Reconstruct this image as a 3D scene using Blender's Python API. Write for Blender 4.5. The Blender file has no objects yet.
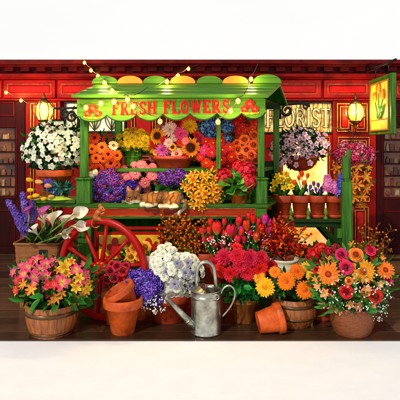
import bpy, math, random
from mathutils import Vector, Matrix, Quaternion, noise
rnd = random.Random(7)
R = math.radians
sc = bpy.context.scene
col = sc.collection
PI = math.pi

# ------------------------------------------------------------------ camera, sky, sun
F, H, HZ = 504.0, 1.67, 145.0
cam = bpy.data.objects.new('camera', bpy.data.cameras.new('camera'))
col.objects.link(cam)
cam.location = (0, 0, H)
cam.rotation_euler = (R(90), 0, 0)
cam.data.sensor_width = 36
cam.data.lens = F / 400 * 36
cam.data.shift_y = -(200 - HZ) / 400
cam.data.clip_end = 2000
cam.data.clip_start = 0.05
sc.camera = cam

SUN_EL, SUN_AZ = 36, 212            # compass bearing of the sun: behind the camera, a little to its left
w = bpy.data.worlds.new('World'); sc.world = w; w.use_nodes = True
nt = w.node_tree; nt.nodes.clear()
out = nt.nodes.new('ShaderNodeOutputWorld'); bg = nt.nodes.new('ShaderNodeBackground')
sky = nt.nodes.new('ShaderNodeTexSky'); sky.sky_type = 'NISHITA'; sky.sun_disc = False
sky.sun_elevation = R(SUN_EL); sky.sun_rotation = R(SUN_AZ); sky.dust_density = 3.0; sky.air_density = 1.2
# invented near-white overcast mixed over the sky, toned like the white border band
tc = nt.nodes.new('ShaderNodeTexCoord'); mp = nt.nodes.new('ShaderNodeMapping'); mp.inputs['Scale'].default_value = (1, 1, 4)
nz = nt.nodes.new('ShaderNodeTexNoise'); nz.inputs['Scale'].default_value = 2.2; nz.inputs['Detail'].default_value = 6
rp = nt.nodes.new('ShaderNodeValToRGB'); rp.color_ramp.elements[0].position = 0.25; rp.color_ramp.elements[1].position = 0.6
rp.color_ramp.elements[0].color = (0.94, 0.94, 0.94, 1); rp.color_ramp.elements[1].color = (1, 1, 1, 1)
mx = nt.nodes.new('ShaderNodeMixRGB'); mx.inputs[2].default_value = (10.0, 9.95, 9.85, 1)
nt.links.new(tc.outputs['Generated'], mp.inputs[0]); nt.links.new(mp.outputs[0], nz.inputs['Vector'])
nt.links.new(nz.outputs[0], rp.inputs[0]); nt.links.new(rp.outputs[0], mx.inputs[0])
nt.links.new(sky.outputs[0], mx.inputs[1])
# bright hazy horizon; sky overhead, out of view, darkened to cut ambient light
sp = nt.nodes.new('ShaderNodeSeparateXYZ'); nt.links.new(tc.outputs['Generated'], sp.inputs[0])
zr_ = nt.nodes.new('ShaderNodeValToRGB'); ze_ = zr_.color_ramp.elements
ze_[0].position = .30; ze_[0].color = (1, 1, 1, 1); ze_[1].position = .55; ze_[1].color = (.36, .37, .40, 1)
ml = nt.nodes.new('ShaderNodeMixRGB'); ml.blend_type = 'MULTIPLY'; ml.inputs[0].default_value = 1
nt.links.new(sp.outputs[2], zr_.inputs[0]); nt.links.new(mx.outputs[0], ml.inputs[1]); nt.links.new(zr_.outputs[0], ml.inputs[2]); nt.links.new(ml.outputs[0], bg.inputs[0])
bg.inputs[1].default_value = 0.10
nt.links.new(bg.outputs[0], out.inputs[0])

sl = bpy.data.lights.new('sun', 'SUN'); sl.energy = 2.9; sl.angle = R(1.5); sl.color = (1, 0.93, 0.82)
so = bpy.data.objects.new('sun', sl); col.objects.link(so)
az = R(SUN_AZ); el = R(SUN_EL)
sdir = Vector((math.sin(az) * math.cos(el), math.cos(az) * math.cos(el), math.sin(el)))
so.rotation_euler = sdir.to_track_quat('Z', 'Y').to_euler()

sc.render.engine = 'CYCLES'
sc.view_settings.view_transform = 'Standard'
sc.view_settings.look = 'None'
sc.view_settings.exposure = 0.0
sc.view_settings.gamma = 1.0
sc.view_settings.use_curve_mapping = False

# ------------------------------------------------------------------ helpers
def P(x, y, D):
    return Vector(((x - 200) * D / F, D, H - (y - HZ) * D / F))
def DF(y):                                   # distance at which the floor shows on photo row y
    return H * F / (y - HZ)
def C(h):                                    # sRGB hex to linear
    h = h.lstrip('#')
    v = [int(h[i:i + 2], 16) / 255 for i in (0, 2, 4)]
    return tuple(c / 12.92 if c <= 0.04045 else ((c + 0.055) / 1.055) ** 2.4 for c in v)
def lerp(a, b, t): return tuple(a[i] + (b[i] - a[i]) * t for i in range(3))
def jit(c, s=0.12):
    k = 1 + rnd.uniform(-s, s)
    return tuple(min(1, max(0, x * k)) for x in c)

class MB:
    def __init__(s): s.v = []; s.f = []; s.c = []; s.m = []; s.col = (0.5, 0.5, 0.5); s.mi = 0
    def add(s, vs, fs, cols=None, M=None):
        o = len(s.v)
        for i, p in enumerate(vs):
            p = Vector(p)
            s.v.append(M @ p if M is not None else p)
            s.c.append(cols[i] if cols else s.col)
        for f in fs:
            s.f.append([o + i for i in f]); s.m.append(s.mi)
    def box(s, x0, x1, y0, y1, z0, z1, M=None, bev=0.0):
        if bev > 0:
            b = min(bev, (x1 - x0) / 2.2, (y1 - y0) / 2.2, (z1 - z0) / 2.2)
            # chamfered box: 24 verts
            X, Y, Z = (x0, x1), (y0, y1), (z0, z1)
            vs = []; idx = {}
            for i in (0, 1):
                for j in (0, 1):
                    for k in (0, 1):
                        sx, sy, sz = (1 if i == 0 else -1), (1 if j == 0 else -1), (1 if k == 0 else -1)
                        for a in range(3):
                            q = [X[i] + sx * b, Y[j] + sy * b, Z[k] + sz * b]
                            q[a] = (X[i], Y[j], Z[k])[a]
                            idx[(i, j, k, a)] = len(vs); vs.append(q)
            fs = []
            for a in range(3):
                o1, o2 = [t for t in range(3) if t != a]
                for sgn in (0, 1):
                    q = []
                    for (p, r) in ((0, 0), (1, 0), (1, 1), (0, 1)):
                        k = [0, 0, 0]; k[a] = sgn; k[o1] = p; k[o2] = r
                        q.append(idx[(k[0], k[1], k[2], a)])
                    fs.append(q)
            for a in range(3):                # edges along axis a
                o1, o2 = [t for t in range(3) if t != a]
                for p in (0, 1):
                    for r in (0, 1):
                        q = []
                        for (e, ax) in ((0, o1), (1, o1), (1, o2), (0, o2)):
                            k = [0, 0, 0]; k[a] = e; k[o1] = p; k[o2] = r
                            q.append(idx[(k[0], k[1], k[2], ax)])
                        fs.append(q)
            for i in (0, 1):
                for j in (0, 1):
                    for k in (0, 1):
                        fs.append([idx[(i, j, k, 0)], idx[(i, j, k, 1)], idx[(i, j, k, 2)]])
            s.add(vs, fs, None, M); return
        vs = [(x, y, z) for x in (x0, x1) for y in (y0, y1) for z in (z0, z1)]
        s.add(vs, [(0, 1, 3, 2), (4, 6, 7, 5), (0, 4, 5, 1), (2, 3, 7, 6), (0, 2, 6, 4), (1, 5, 7, 3)], None, M)
    def lathe(s, prof, n=32, M=None, cap=True, mod=None):
        vs = []; fs = []
        for (r, z) in prof:
            for i in range(n):
                a = 2 * PI * i / n
                rr = r * (mod(i, z) if mod else 1)
                vs.append((rr * math.cos(a), rr * math.sin(a), z))
        for k in range(len(prof) - 1):
            for i in range(n):
                j = (i + 1) % n
                fs.append((k * n + i, k * n + j, (k + 1) * n + j, (k + 1) * n + i))
        if cap:
            fs.append(list(range(n))[::-1]); fs.append([(len(prof) - 1) * n + i for i in range(n)])
        s.add(vs, fs, None, M)
    def tube(s, pts, rad, n=8, M=None, flat=1.0, cap=True):
        pts = [Vector(p) for p in pts]
        if not isinstance(rad, (list, tuple)): rad = [rad] * len(pts)
        vs = []; fs = []
        t0 = (pts[1] - pts[0]).normalized()
        u = t0.orthogonal().normalized()
        if abs(t0.y) < 0.9:
            u = (Vector((0, 1, 0)) - t0 * t0.y).normalized()
        for i, p in enumerate(pts):
            t = (pts[min(i + 1, len(pts) - 1)] - pts[max(i - 1, 0)])
            t = t.normalized() if t.length > 1e-9 else t0
            u = (u - t * u.dot(t))
            u = u.normalized() if u.length > 1e-6 else t.orthogonal().normalized()
            b = t.cross(u)
            for k in range(n):
                a = 2 * PI * k / n
                vs.append(p + u * (math.cos(a) * rad[i] * flat) + b * (math.sin(a) * rad[i]))
        for i in range(len(pts) - 1):
            for k in range(n):
                j = (k + 1) % n
                fs.append((i * n + k, i * n + j, (i + 1) * n + j, (i + 1) * n + k))
        if cap:
            fs.append(list(range(n))[::-1]); fs.append([(len(pts) - 1) * n + k for k in range(n)])
        s.add(vs, fs, None, M)
    def ball(s, c, r, n=8, m=5, sq=(1, 1, 1), M=None):
        vs = [(0, 0, -1)]; fs = []
        for j in range(1, m):
            a = -PI / 2 + PI * j / m
            for i in range(n):
                b = 2 * PI * i / n
                vs.append((math.cos(a) * math.cos(b), math.cos(a) * math.sin(b), math.sin(a)))
        vs.append((0, 0, 1)); L = len(vs) - 1
        for i in range(n):
            j = (i + 1) % n
            fs.append((0, 1 + j, 1 + i)); fs.append((L, 1 + (m - 2) * n + i, 1 + (m - 2) * n + j))
            for k in range(m - 2):
                fs.append((1 + k * n + i, 1 + k * n + j, 1 + (k + 1) * n + j, 1 + (k + 1) * n + i))
        c = Vector(c)
        s.add([c + Vector((v[0] * r * sq[0], v[1] * r * sq[1], v[2] * r * sq[2])) for v in vs], fs, None, M)
    def prism(s, outline, y0, y1, M=None):     # outline in XZ, extruded along Y
        n = len(outline)
        vs = [(x, y0, z) for x, z in outline] + [(x, y1, z) for x, z in outline]
        fs = [list(range(n)), list(range(2 * n - 1, n - 1, -1))]
        for i in range(n):
            j = (i + 1) % n
            fs.append((i, i + n, j + n, j))
        s.add(vs, fs, None, M)
    def mesh(s, name, mats, smooth=True):
        me = bpy.data.meshes.new(name)
        me.from_pydata([tuple(p) for p in s.v], [], s.f)
        if not isinstance(mats, (list, tuple)): mats = [mats]
        for m in mats: me.materials.append(m)
        me.polygons.foreach_set('material_index', s.m)
        me.polygons.foreach_set('use_smooth', [smooth] * len(s.f))
        ca = me.color_attributes.new('Col', 'FLOAT_COLOR', 'POINT')
        ca.data.foreach_set('color', [x for c in s.c for x in (c[0], c[1], c[2], 1.0)])
        me.update()
        return me
    def build(s, name, mats, parent=None, smooth=True):
        return link(name, s.mesh(name, mats, smooth), parent)

def link(name, me, parent=None, M=None):
    """link a mesh whose coordinates (or matrix M) are in world space under a parent whose transform is a pure location"""
    o = bpy.data.objects.new(name, me); col.objects.link(o)
    if M is not None: o.matrix_world = M
    if parent is not None:
        o.parent = parent
        off = wloc(parent)
        L = o.matrix_world.copy() if M is None else M.copy()
        L.translation = L.translation - off
        o.matrix_basis = L
    return o
WL = {}
def wloc(o):
    v = Vector((0, 0, 0))
    while o is not None:
        v += o.matrix_basis.translation; o = o.parent
    return v
def thing(name, label, cat, loc, group=None):
    o = bpy.data.objects.new(name, None); col.objects.link(o)
    o.empty_display_size = 0.1
    o.location = loc; o['label'] = label; o['category'] = cat
    if group: o['group'] = group
    return o
def tag(o, label, cat, group=None):
    o['label'] = label; o['category'] = cat
    if group: o['group'] = group
    return o

# ------------------------------------------------------------------ materials
def new_mat(name):
    m = bpy.data.materials.new(name); m.use_nodes = True
    n = m.node_tree.nodes
    return m, n, m.node_tree.links, n['Principled BSDF']
def mat(name, c, rough=0.5, metal=0.0, var=0.25, scale=8.0, bump=0.15, stretch=(1, 1, 1), spec=0.5, dirt=None, coat=0.0, wear=None, wearpos=0.62):
    m, n, l, b = new_mat(name)
    tcn = n.new('ShaderNodeTexCoord'); mpn = n.new('ShaderNodeMapping'); mpn.inputs['Scale'].default_value = stretch
    ns = n.new('ShaderNodeTexNoise'); ns.inputs['Scale'].default_value = scale; ns.inputs['Detail'].default_value = 6; ns.inputs['Roughness'].default_value = 0.65
    cr = n.new('ShaderNodeValToRGB')
    d = dirt if dirt else tuple(x * (1 - var * 1.6) for x in c)
    cr.color_ramp.elements[0].color = (*d, 1); cr.color_ramp.elements[0].position = 0.3
    cr.color_ramp.elements[1].color = (*[min(1, x * (1 + var * 0.5)) for x in c], 1); cr.color_ramp.elements[1].position = 0.68
    l.new(tcn.outputs['Object'], mpn.inputs[0]); l.new(mpn.outputs[0], ns.inputs['Vector'])
    l.new(ns.outputs[0], cr.inputs[0]); l.new(cr.outputs[0], b.inputs['Base Color'])
    b.inputs['Roughness'].default_value = rough; b.inputs['Metallic'].default_value = metal
    b.inputs['Specular IOR Level'].default_value = spec
    b.inputs['Coat Weight'].default_value = coat
    if wear:
        n2 = n.new('ShaderNodeTexNoise'); n2.inputs['Scale'].default_value = scale * 1.7; n2.inputs['Detail'].default_value = 9; n2.inputs['Roughness'].default_value = .75
        c2 = n.new('ShaderNodeValToRGB'); c2.color_ramp.elements[0].position = wearpos; c2.color_ramp.elements[1].position = wearpos + .06
        m2 = n.new('ShaderNodeMixRGB'); m2.inputs[2].default_value = (*wear, 1)
        l.new(mpn.outputs[0], n2.inputs['Vector']); l.new(n2.outputs[0], c2.inputs[0]); l.new(c2.outputs[0], m2.inputs[0]); l.new(cr.outputs[0], m2.inputs[1]); l.new(m2.outputs[0], b.inputs['Base Color'])
    if bump:
        bp = n.new('ShaderNodeBump'); bp.inputs['Strength'].default_value = bump; bp.inputs['Distance'].default_value = 0.01
        l.new(ns.outputs[0], bp.inputs['Height']); l.new(bp.outputs[0], b.inputs['Normal'])
    return m
def emit(name, c, strength, c2=None, scale=5.0):
    m, n, l, b = new_mat(name)
    b.inputs['Base Color'].default_value = (*c, 1)
    b.inputs['Emission Strength'].default_value = strength
    if c2:
        tcn = n.new('ShaderNodeTexCoord'); ns = n.new('ShaderNodeTexNoise'); ns.inputs['Scale'].default_value = scale; ns.inputs['Detail'].default_value = 4
        cr = n.new('ShaderNodeValToRGB'); cr.color_ramp.elements[0].color = (*c, 1); cr.color_ramp.elements[1].color = (*c2, 1)
        cr.color_ramp.elements[0].position = 0.35; cr.color_ramp.elements[1].position = 0.65
        l.new(tcn.outputs['Object'], ns.inputs['Vector']); l.new(ns.outputs[0], cr.inputs[0]); l.new(cr.outputs[0], b.inputs['Emission Color'])
        l.new(cr.outputs[0], b.inputs['Base Color'])
    else:
        b.inputs['Emission Color'].default_value = (*c, 1)
    b.inputs['Roughness'].default_value = 0.15
    return m
def attr_mat(name, rough=0.5, transl=0.2, nscale=30.0, vlo=0.82, vhi=1.12):
    m, n, l, b = new_mat(name)
    at = n.new('ShaderNodeAttribute'); at.attribute_name = 'Col'
    oi = n.new('ShaderNodeObjectInfo'); mr = n.new('ShaderNodeMapRange'); mr.inputs['To Min'].default_value = vlo; mr.inputs['To Max'].default_value = vhi
    mr2 = n.new('ShaderNodeMapRange'); mr2.inputs['To Min'].default_value = 0.493; mr2.inputs['To Max'].default_value = 0.507
    ns = n.new('ShaderNodeTexNoise'); ns.inputs['Scale'].default_value = nscale; ns.inputs['Detail'].default_value = 3
    mr3 = n.new('ShaderNodeMapRange'); mr3.inputs['From Min'].default_value = 0.3; mr3.inputs['From Max'].default_value = 0.7
    mr3.inputs['To Min'].default_value = 0.78; mr3.inputs['To Max'].default_value = 1.1
    mu = n.new('ShaderNodeMath'); mu.operation = 'MULTIPLY'
    tcn = n.new('ShaderNodeTexCoord')
    hs = n.new('ShaderNodeHueSaturation')
    l.new(oi.outputs['Random'], mr.inputs['Value']); l.new(oi.outputs['Random'], mr2.inputs['Value'])
    l.new(tcn.outputs['Object'], ns.inputs['Vector']); l.new(ns.outputs[0], mr3.inputs['Value'])
    l.new(mr.outputs[0], mu.inputs[0]); l.new(mr3.outputs[0], mu.inputs[1])
    l.new(at.outputs['Color'], hs.inputs['Color']); l.new(mu.outputs[0], hs.inputs['Value']); l.new(mr2.outputs[0], hs.inputs['Hue'])
    l.new(hs.outputs[0], b.inputs['Base Color'])
    b.inputs['Roughness'].default_value = rough; b.inputs['Specular IOR Level'].default_value = 0.16
    if transl:
        tr = n.new('ShaderNodeBsdfTranslucent'); ms = n.new('ShaderNodeMixShader'); ms.inputs[0].default_value = transl
        l.new(hs.outputs[0], tr.inputs['Color']); o = n['Material Output']
        l.new(b.outputs[0], ms.inputs[1]); l.new(tr.outputs[0], ms.inputs[2]); l.new(ms.outputs[0], o.inputs['Surface'])
    return m

PET = attr_mat('petal', 0.5, 0.2, 3.0)
LEAF = attr_mat('leaf', 0.38, 0.2, 14.0)
COLM = attr_mat('coloured', 0.5, 0.0, 20.0, 0.97, 1.03)
RED = mat('red_paint', C('#860a07'), 0.45, var=0.34, scale=3, bump=0.06, stretch=(1, 1, .35), dirt=C('#430403'), spec=0.1)
REDP = mat('bright_red_paint', C('#aa0a07'), 0.35, var=0.2, scale=4, bump=0.05, dirt=C('#860505'), spec=0.2, wear=C('#6e0a06'), wearpos=.62)
MAROON = mat('maroon_paint', C('#350406'), 0.45, var=0.35, scale=3, bump=0.08, stretch=(1, 1, .3), dirt=C('#180203'), spec=0.1)
DKRED = mat('dark_red_paint', C('#650606'), 0.45, var=0.3, scale=4, bump=0.08, dirt=C('#300303'), spec=0.12)
GOLD = mat('gilt_trim', C('#b97a2c'), 0.4, 0.4, var=0.3, scale=15, bump=0.1, dirt=C('#6b3a12'))
GREEN = mat('green_painted_wood', C('#3f7614'), 0.45, var=0.45, scale=5, bump=0.35, stretch=(.35, 3, 9), dirt=C('#10330a'), spec=.25, wear=C('#79a030'), wearpos=.63)
GREENV = mat('green_painted_post', C('#3a7014'), 0.45, var=0.45, scale=5, bump=0.35, stretch=(8, 8, .5), dirt=C('#0d2d07'), spec=.25, wear=C('#79a030'), wearpos=.63)
LIME = mat('lime_painted_board', C('#4f8013'), 0.5, var=0.4, scale=5, bump=0.35, stretch=(.3, 3, 10), dirt=C('#2f6412'), spec=.25, wear=C('#34560f'), wearpos=.6)
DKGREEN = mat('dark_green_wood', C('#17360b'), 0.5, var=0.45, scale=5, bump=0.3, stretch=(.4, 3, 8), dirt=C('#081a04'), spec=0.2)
SHADEG = mat('shaded_green_paint', C('#123808'), 0.9, var=0.4, scale=5, bump=0.3, stretch=(8, 8, .5), dirt=C('#071603'), spec=0.0)  # green darkened to put the shade under deck and roof end into the colour
ORANGEP = mat('orange_paint', C('#e0900e'), 0.4, var=0.15, scale=6, bump=0.1)
YELLOWP = mat('yellow_paint', C('#f6d31a'), 0.42, var=0.12, scale=6, bump=0.1, dirt=C('#c08a10'))
TERRA = mat('terracotta', C('#cc5517'), 0.5, var=0.28, scale=9, bump=0.15, dirt=C('#8f330c'), spec=0.3, wear=C('#a9683f'), wearpos=.58)
TERRA2 = mat('red_terracotta', C('#b03a12'), 0.5, var=0.25, scale=11, bump=0.12, dirt=C('#7c2610'), wear=C('#7a4028'), wearpos=.6)
BARREL = mat('barrel_wood', C('#a25a22'), 0.5, var=0.4, scale=7, bump=0.4, stretch=(5, 5, .7), dirt=C('#552a0e'))
HOOP = mat('barrel_hoop', C('#6b4a2a'), 0.4, 0.6, var=0.3, scale=14, bump=0.15)
SOIL = mat('soil', C('#2b1a10'), 0.95, var=0.4, scale=60, bump=0.8)
IRON = mat('black_iron', (0.012, 0.011, 0.011), 0.4, 0.6, var=0.2, scale=20, bump=0.2)
BRONZE = mat('aged_bronze', C('#5b4420'), 0.4, 0.8, var=0.3, scale=20, bump=0.2)
GALV = mat('galvanised_steel', C('#b9baae'), 0.27, 0.92, var=0.35, scale=11, bump=0.16, dirt=C('#6b6d62'))
CREAM = mat('cream_glaze', C('#ded5b4'), 0.25, var=0.1, scale=8, bump=0.03)
PAPER = mat('lime_paper', C('#a9c336'), 0.6, var=0.15, scale=10, bump=0.2)
BULB = emit('bulb_glow', C('#ffc02c'), 7.0)
LAMPG = emit('lantern_glow', C('#ffae22'), 1.5, C('#ffe27a'), 9)
WIN = emit('warm_window', C('#f2a81c'), 0.75, C('#ffe9ae'), 2.2)
SHOPIN = emit('shop_interior', C('#2e1108'), 0.2, C('#7a4216'), 3.0)
GLASS1 = emit('stained_glass_leaves', C('#8da868'), 0.32, C('#eef0da'), 12)
GLASS2 = emit('stained_glass_cream', C('#a8741a'), 0.35, C('#ecd686'), 14)
GLASS3 = emit('sign_glass_yellow', C('#c29a10'), 0.32, C('#e6c83a'), 9)
LETG = emit('cream_letter_glass', C('#dcbc72'), 0.12, C('#f0dca0'), 20)
WIRE = mat('wire', (0.02, 0.012, 0.008), 0.5, bump=0)

def wicker(name, c1, c2, sc_=80.0):
    m, n, l, b = new_mat(name)
    tcn = n.new('ShaderNodeTexCoord'); br = n.new('ShaderNodeTexBrick')
    sp = n.new('ShaderNodeSeparateXYZ'); cb = n.new('ShaderNodeCombineXYZ'); at = n.new('ShaderNodeMath'); at.operation = 'ADD'
    l.new(tcn.outputs['Object'], sp.inputs[0]); l.new(sp.outputs[0], at.inputs[0]); l.new(sp.outputs[1], at.inputs[1])
    l.new(at.outputs[0], cb.inputs[0]); l.new(sp.outputs[2], cb.inputs[1]); l.new(cb.outputs[0], br.inputs['Vector'])
    br.inputs['Scale'].default_value = sc_; br.inputs['Color1'].default_value = (*c1, 1); br.inputs['Color2'].default_value = (*lerp(c1, c2, .5), 1)
    br.inputs['Mortar'].default_value = (*c2, 1); br.inputs['Mortar Size'].default_value = 0.06; br.inputs['Mortar Smooth'].default_value = 0.6
    br.inputs['Brick Width'].default_value = 1.5; br.inputs['Row Height'].default_value = 0.55; br.inputs['Bias'].default_value = -.1
    l.new(br.outputs['Color'], b.inputs['Base Color']); b.inputs['Roughness'].default_value = 0.55
    bp = n.new('ShaderNodeBump'); bp.inputs['Strength'].default_value = 0.9; bp.inputs['Distance'].default_value = 0.01; bp.invert = True
    l.new(br.outputs['Fac'], bp.inputs['Height']); l.new(bp.outputs[0], b.inputs['Normal'])
    return m
WICK = wicker('wicker', C('#a5642a'), C('#5e3012'))
WICK2 = wicker('dark_wicker', C('#8f4a1f'), C('#4a220e'), 95)

# deck boards: colour per plank from the attribute, grain from noise, worn gloss
m, n, l, b = new_mat('deck_wood')
at = n.new('ShaderNodeAttribute'); at.attribute_name = 'Col'
tcn = n.new('ShaderNodeTexCoord'); mpn = n.new('ShaderNodeMapping'); mpn.inputs['Scale'].default_value = (1.2, 14, 1)
ns = n.new('ShaderNodeTexNoise'); ns.inputs['Scale'].default_value = 4; ns.inputs['Detail'].default_value = 8; ns.inputs['Roughness'].default_value = 0.7
mr = n.new('ShaderNodeMapRange'); mr.inputs['From Min'].default_value = 0.3; mr.inputs['From Max'].default_value = 0.7; mr.inputs['To Min'].default_value = 0.35; mr.inputs['To Max'].default_value = 1.35
hs = n.new('ShaderNodeHueSaturation'); bp = n.new('ShaderNodeBump'); bp.inputs['Strength'].default_value = 0.14; bp.inputs['Distance'].default_value = 0.01
ns2 = n.new('ShaderNodeTexNoise'); ns2.inputs['Scale'].default_value = 3; ns2.inputs['Detail'].default_value = 4
mr2 = n.new('ShaderNodeMapRange'); mr2.inputs['From Min'].default_value = 0.35; mr2.inputs['From Max'].default_value = 0.65; mr2.inputs['To Min'].default_value = 0.05; mr2.inputs['To Max'].default_value = 0.26
l.new(tcn.outputs['Object'], mpn.inputs[0]); l.new(mpn.outputs[0], ns.inputs['Vector']); l.new(ns.outputs[0], mr.inputs['Value'])
l.new(at.outputs['Color'], hs.inputs['Color']); l.new(mr.outputs[0], hs.inputs['Value']); l.new(hs.outputs[0], b.inputs['Base Color'])
l.new(ns.outputs[0], bp.inputs['Height']); l.new(bp.outputs[0], b.inputs['Normal'])
l.new(tcn.outputs['Object'], ns2.inputs['Vector']); l.new(ns2.outputs[0], mr2.inputs['Value']); l.new(mr2.outputs[0], b.inputs['Roughness'])
DECK = m
# invented near-white ground in front of the deck, matching the white border band
m, n, l, b = new_mat('border_white_ground')
tcn = n.new('ShaderNodeTexCoord')
ns = n.new('ShaderNodeTexNoise'); ns.inputs['Scale'].default_value = 5; ns.inputs['Detail'].default_value = 10; ns.inputs['Roughness'].default_value = .7
cr = n.new('ShaderNodeValToRGB'); cr.color_ramp.elements[0].color = (*C('#f3f4f7'), 1); cr.color_ramp.elements[1].color = (*C('#f9fafd'), 1); cr.color_ramp.elements[0].position = .3; cr.color_ramp.elements[1].position = .6
bp = n.new('ShaderNodeBump'); bp.inputs['Strength'].default_value = .15; bp.inputs['Distance'].default_value = .005
l.new(tcn.outputs['Object'], ns.inputs['Vector']); l.new(ns.outputs[0], cr.inputs[0]); l.new(cr.outputs[0], b.inputs['Base Color']); l.new(ns.outputs[0], bp.inputs['Height']); l.new(bp.outputs[0], b.inputs['Normal'])
b.inputs['Roughness'].default_value = 0.8
PAVE = m
# ------------------------------------------------------------------ setting: added paving, and the deck
mb = MB(); mb.add([(-400, -60, 0), (400, -60, 0), (400, 600, 0), (-400, 600, 0)], [(0, 1, 2, 3)])
o = mb.build('added_pavement', PAVE, smooth=False); o.location.z = -0.014; o['kind'] = 'structure'  # added ground sheet, kept white like the border band
DECK0, DECK1, WALL = DF(339.6), 8.3, 7.88
mb = MB(); y = DECK0
while y < DECK1:
    wd = rnd.uniform(0.17, 0.23); x = -8 + rnd.uniform(0, 2)
    while x < 8:
        L = rnd.uniform(1.6, 3.0)
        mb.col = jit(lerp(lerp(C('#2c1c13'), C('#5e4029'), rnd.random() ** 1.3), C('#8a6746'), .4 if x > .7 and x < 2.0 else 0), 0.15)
        zz = rnd.uniform(-0.002, 0.002)
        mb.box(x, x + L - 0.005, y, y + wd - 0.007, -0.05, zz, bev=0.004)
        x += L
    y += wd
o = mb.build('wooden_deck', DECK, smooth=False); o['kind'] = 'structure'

# ------------------------------------------------------------------ shop front
shop = thing('shop_front', 'dark red panelled flower shop front with cornice and glazed doors behind the cart', 'building', (0, WALL, 0))
def wx(px): return (px - 200) * WALL / F
def wz(py): return H - (py - HZ) * WALL / F
def wbox(mb, x0, x1, y0, y1, d0, d1, bev=0.004):     # photo columns and rows at the wall, d = how far it stands out
    q = (WALL - d1) / WALL
    mb.box(wx(x0) * q, wx(x1) * q, WALL - d1, WALL - d0, H + (wz(y1) - H) * q, H + (wz(y0) - H) * q, bev=bev)
ztop = wz(63)
mb = MB(); mb.box(-7.5, 7.5, WALL, WALL + 5, 0, ztop - 0.02); mb.build('wall', RED, shop, False)
mb = MB()
wbox(mb, -300, 700, 59.5, 63.5, -0.3, 0.34); wbox(mb, -300, 700, 63.7, 66, 0, 0.24); wbox(mb, -300, 700, 66.1, 73.2, 0, 0.10)
x = -300
while x < 700:
    wbox(mb, x, x + 9, 66.5, 71.5, 0.10, 0.17); x += 16
mb.build('cornice', DKRED, shop, False)
mb = MB(); wbox(mb, -300, 700, 73.4, 76.5, 0, 0.2); wbox(mb, -300, 700, 76.6, 78.6, 0, 0.12); mb.build('cornice_ledge', RED, shop, False)
def panel(x0, x1, y0, y1, m=REDP, name='fascia_panel', d=0.03, parent=None):
    mb = MB(); wbox(mb, x0, x1, y0, y1, 0, d); p = mb.build(name, m, parent or shop, False)
    t = min(4, (x1 - x0) / 5, (y1 - y0) / 5)
    mb = MB()
    a, bq, cq, dq = x0 + t, x1 - t, y0 + t, y1 - t
    for (u0, u1, v0, v1) in ((a, bq, cq, cq + .7), (a, bq, dq - .7, dq), (a, a + .7, cq + .75, dq - .75), (bq - .7, bq, cq + .75, dq - .75)):
        wbox(mb, u0, u1, v0, v1, d, d + 0.012, 0.002)
    mb.build('gilt_bead', GOLD, p, False)
    mb = MB(); wbox(mb, a + 2.2, bq - 2.2, cq + 2.2, dq - 2.2, d, d + 0.02, 0.008); mb.build('raised_field', m, p, False)
for (a, bq) in ((-170, -115), (-112, -57), (-54, 1), (3.5, 55), (57.5, 112), (115, 165), (168, 218), (221, 268), (271, 321), (324, 371), (394, 448), (451, 505)):
    panel(a, bq, 80, 98)
mb = MB(); wbox(mb, -300, 700, 98.6, 100.6, 0, 0.09); mb.build('lintel', RED, shop, False)
# pilasters
for (a, bq, mm) in ((25.5, 60, RED), (127, 160, RED), (333, 376, RED)):
    mb = MB(); wbox(mb, a, bq, 101, 254, 0, 0.1); mb.build('pilaster', mm, shop, False)
def pil_panel(a, bq, c, dd, mm=RED):
    mb = MB(); t = 1.0
    for k, g in enumerate((0, 3)):
        for (u0, u1, v0, v1) in ((a + g, bq - g, c + g, c + g + t), (a + g, bq - g, dd - g - t, dd - g), (a + g, a + g + t, c + g + t, dd - g - t), (bq - g - t, bq - g, c + g + t, dd - g - t)):
            wbox(mb, u0, u1, v0, v1, 0.1, 0.125, 0.003)
    p = mb.build('pilaster_moulding', GOLD, shop, False)
    mb = MB(); wbox(mb, a + 5, bq - 5, c + 5, dd - 5, 0.1, 0.118, 0.005); mb.build('pilaster_field', REDP if mm is RED else mm, p, False)
for (a, bq) in ((30, 56), (131, 156)):
    pil_panel(a, bq, 103, 150); pil_panel(a, bq, 156, 200); pil_panel(a, bq, 206, 250)
pil_panel(337, 352.5, 103, 132); pil_panel(354.5, 368, 103, 132); pil_panel(338, 370, 137, 202); pil_panel(352, 369, 207, 251)
# red bay behind the cart
mb = MB(); wbox(mb, 60.2, 126.8, 133, 254, 0, 0.05); wbox(mb, 160.2, 262, 101, 254, 0, 0.05); mb.build('bay_panel', RED, shop, False)
for (a, bq) in ((166, 208), (213, 255)): pil_panel(a, bq, 108, 150); pil_panel(a, bq, 158, 250)
# stained transom left
def cames(parent, curves, d, m_=IRON, r=0.008):
    mb = MB()
    for pts in curves:
        mb.tube([(wx(x), WALL - d, wz(y)) for x, y in pts], r, 6)
    return mb.build('lead_cames', m_, parent)
def bez(p0, p1, p2, n=10):
    return [((1 - t) ** 2 * p0[0] + 2 * t * (1 - t) * p1[0] + t * t * p2[0], (1 - t) ** 2 * p0[1] + 2 * t * (1 - t) * p1[1] + t * t * p2[1]) for t in [i / n for i in range(n + 1)]]
def framed(name, x0, x1, y0, y1, glass, fr=IRON, t=2.0, d=0.06):
    mb = MB()
    for (u0, u1, v0, v1) in ((x0, x1, y0, y0 + t), (x0, x1, y1 - t, y1), (x0, x0 + t, y0 + t + .05, y1 - t - .05), (x1 - t, x1, y0 + t + .05, y1 - t - .05)):
        wbox(mb, u0, u1, v0, v1, 0, d, 0.004)
    f = mb.build(name, fr, shop, False)
    mb = MB(); wbox(mb, x0 + t * .8, x1 - t * .8, y0 + t * .8, y1 - t * .8, 0, d * .5, 0.001); mb.build('pane', glass, f, False)
    return f
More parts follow.
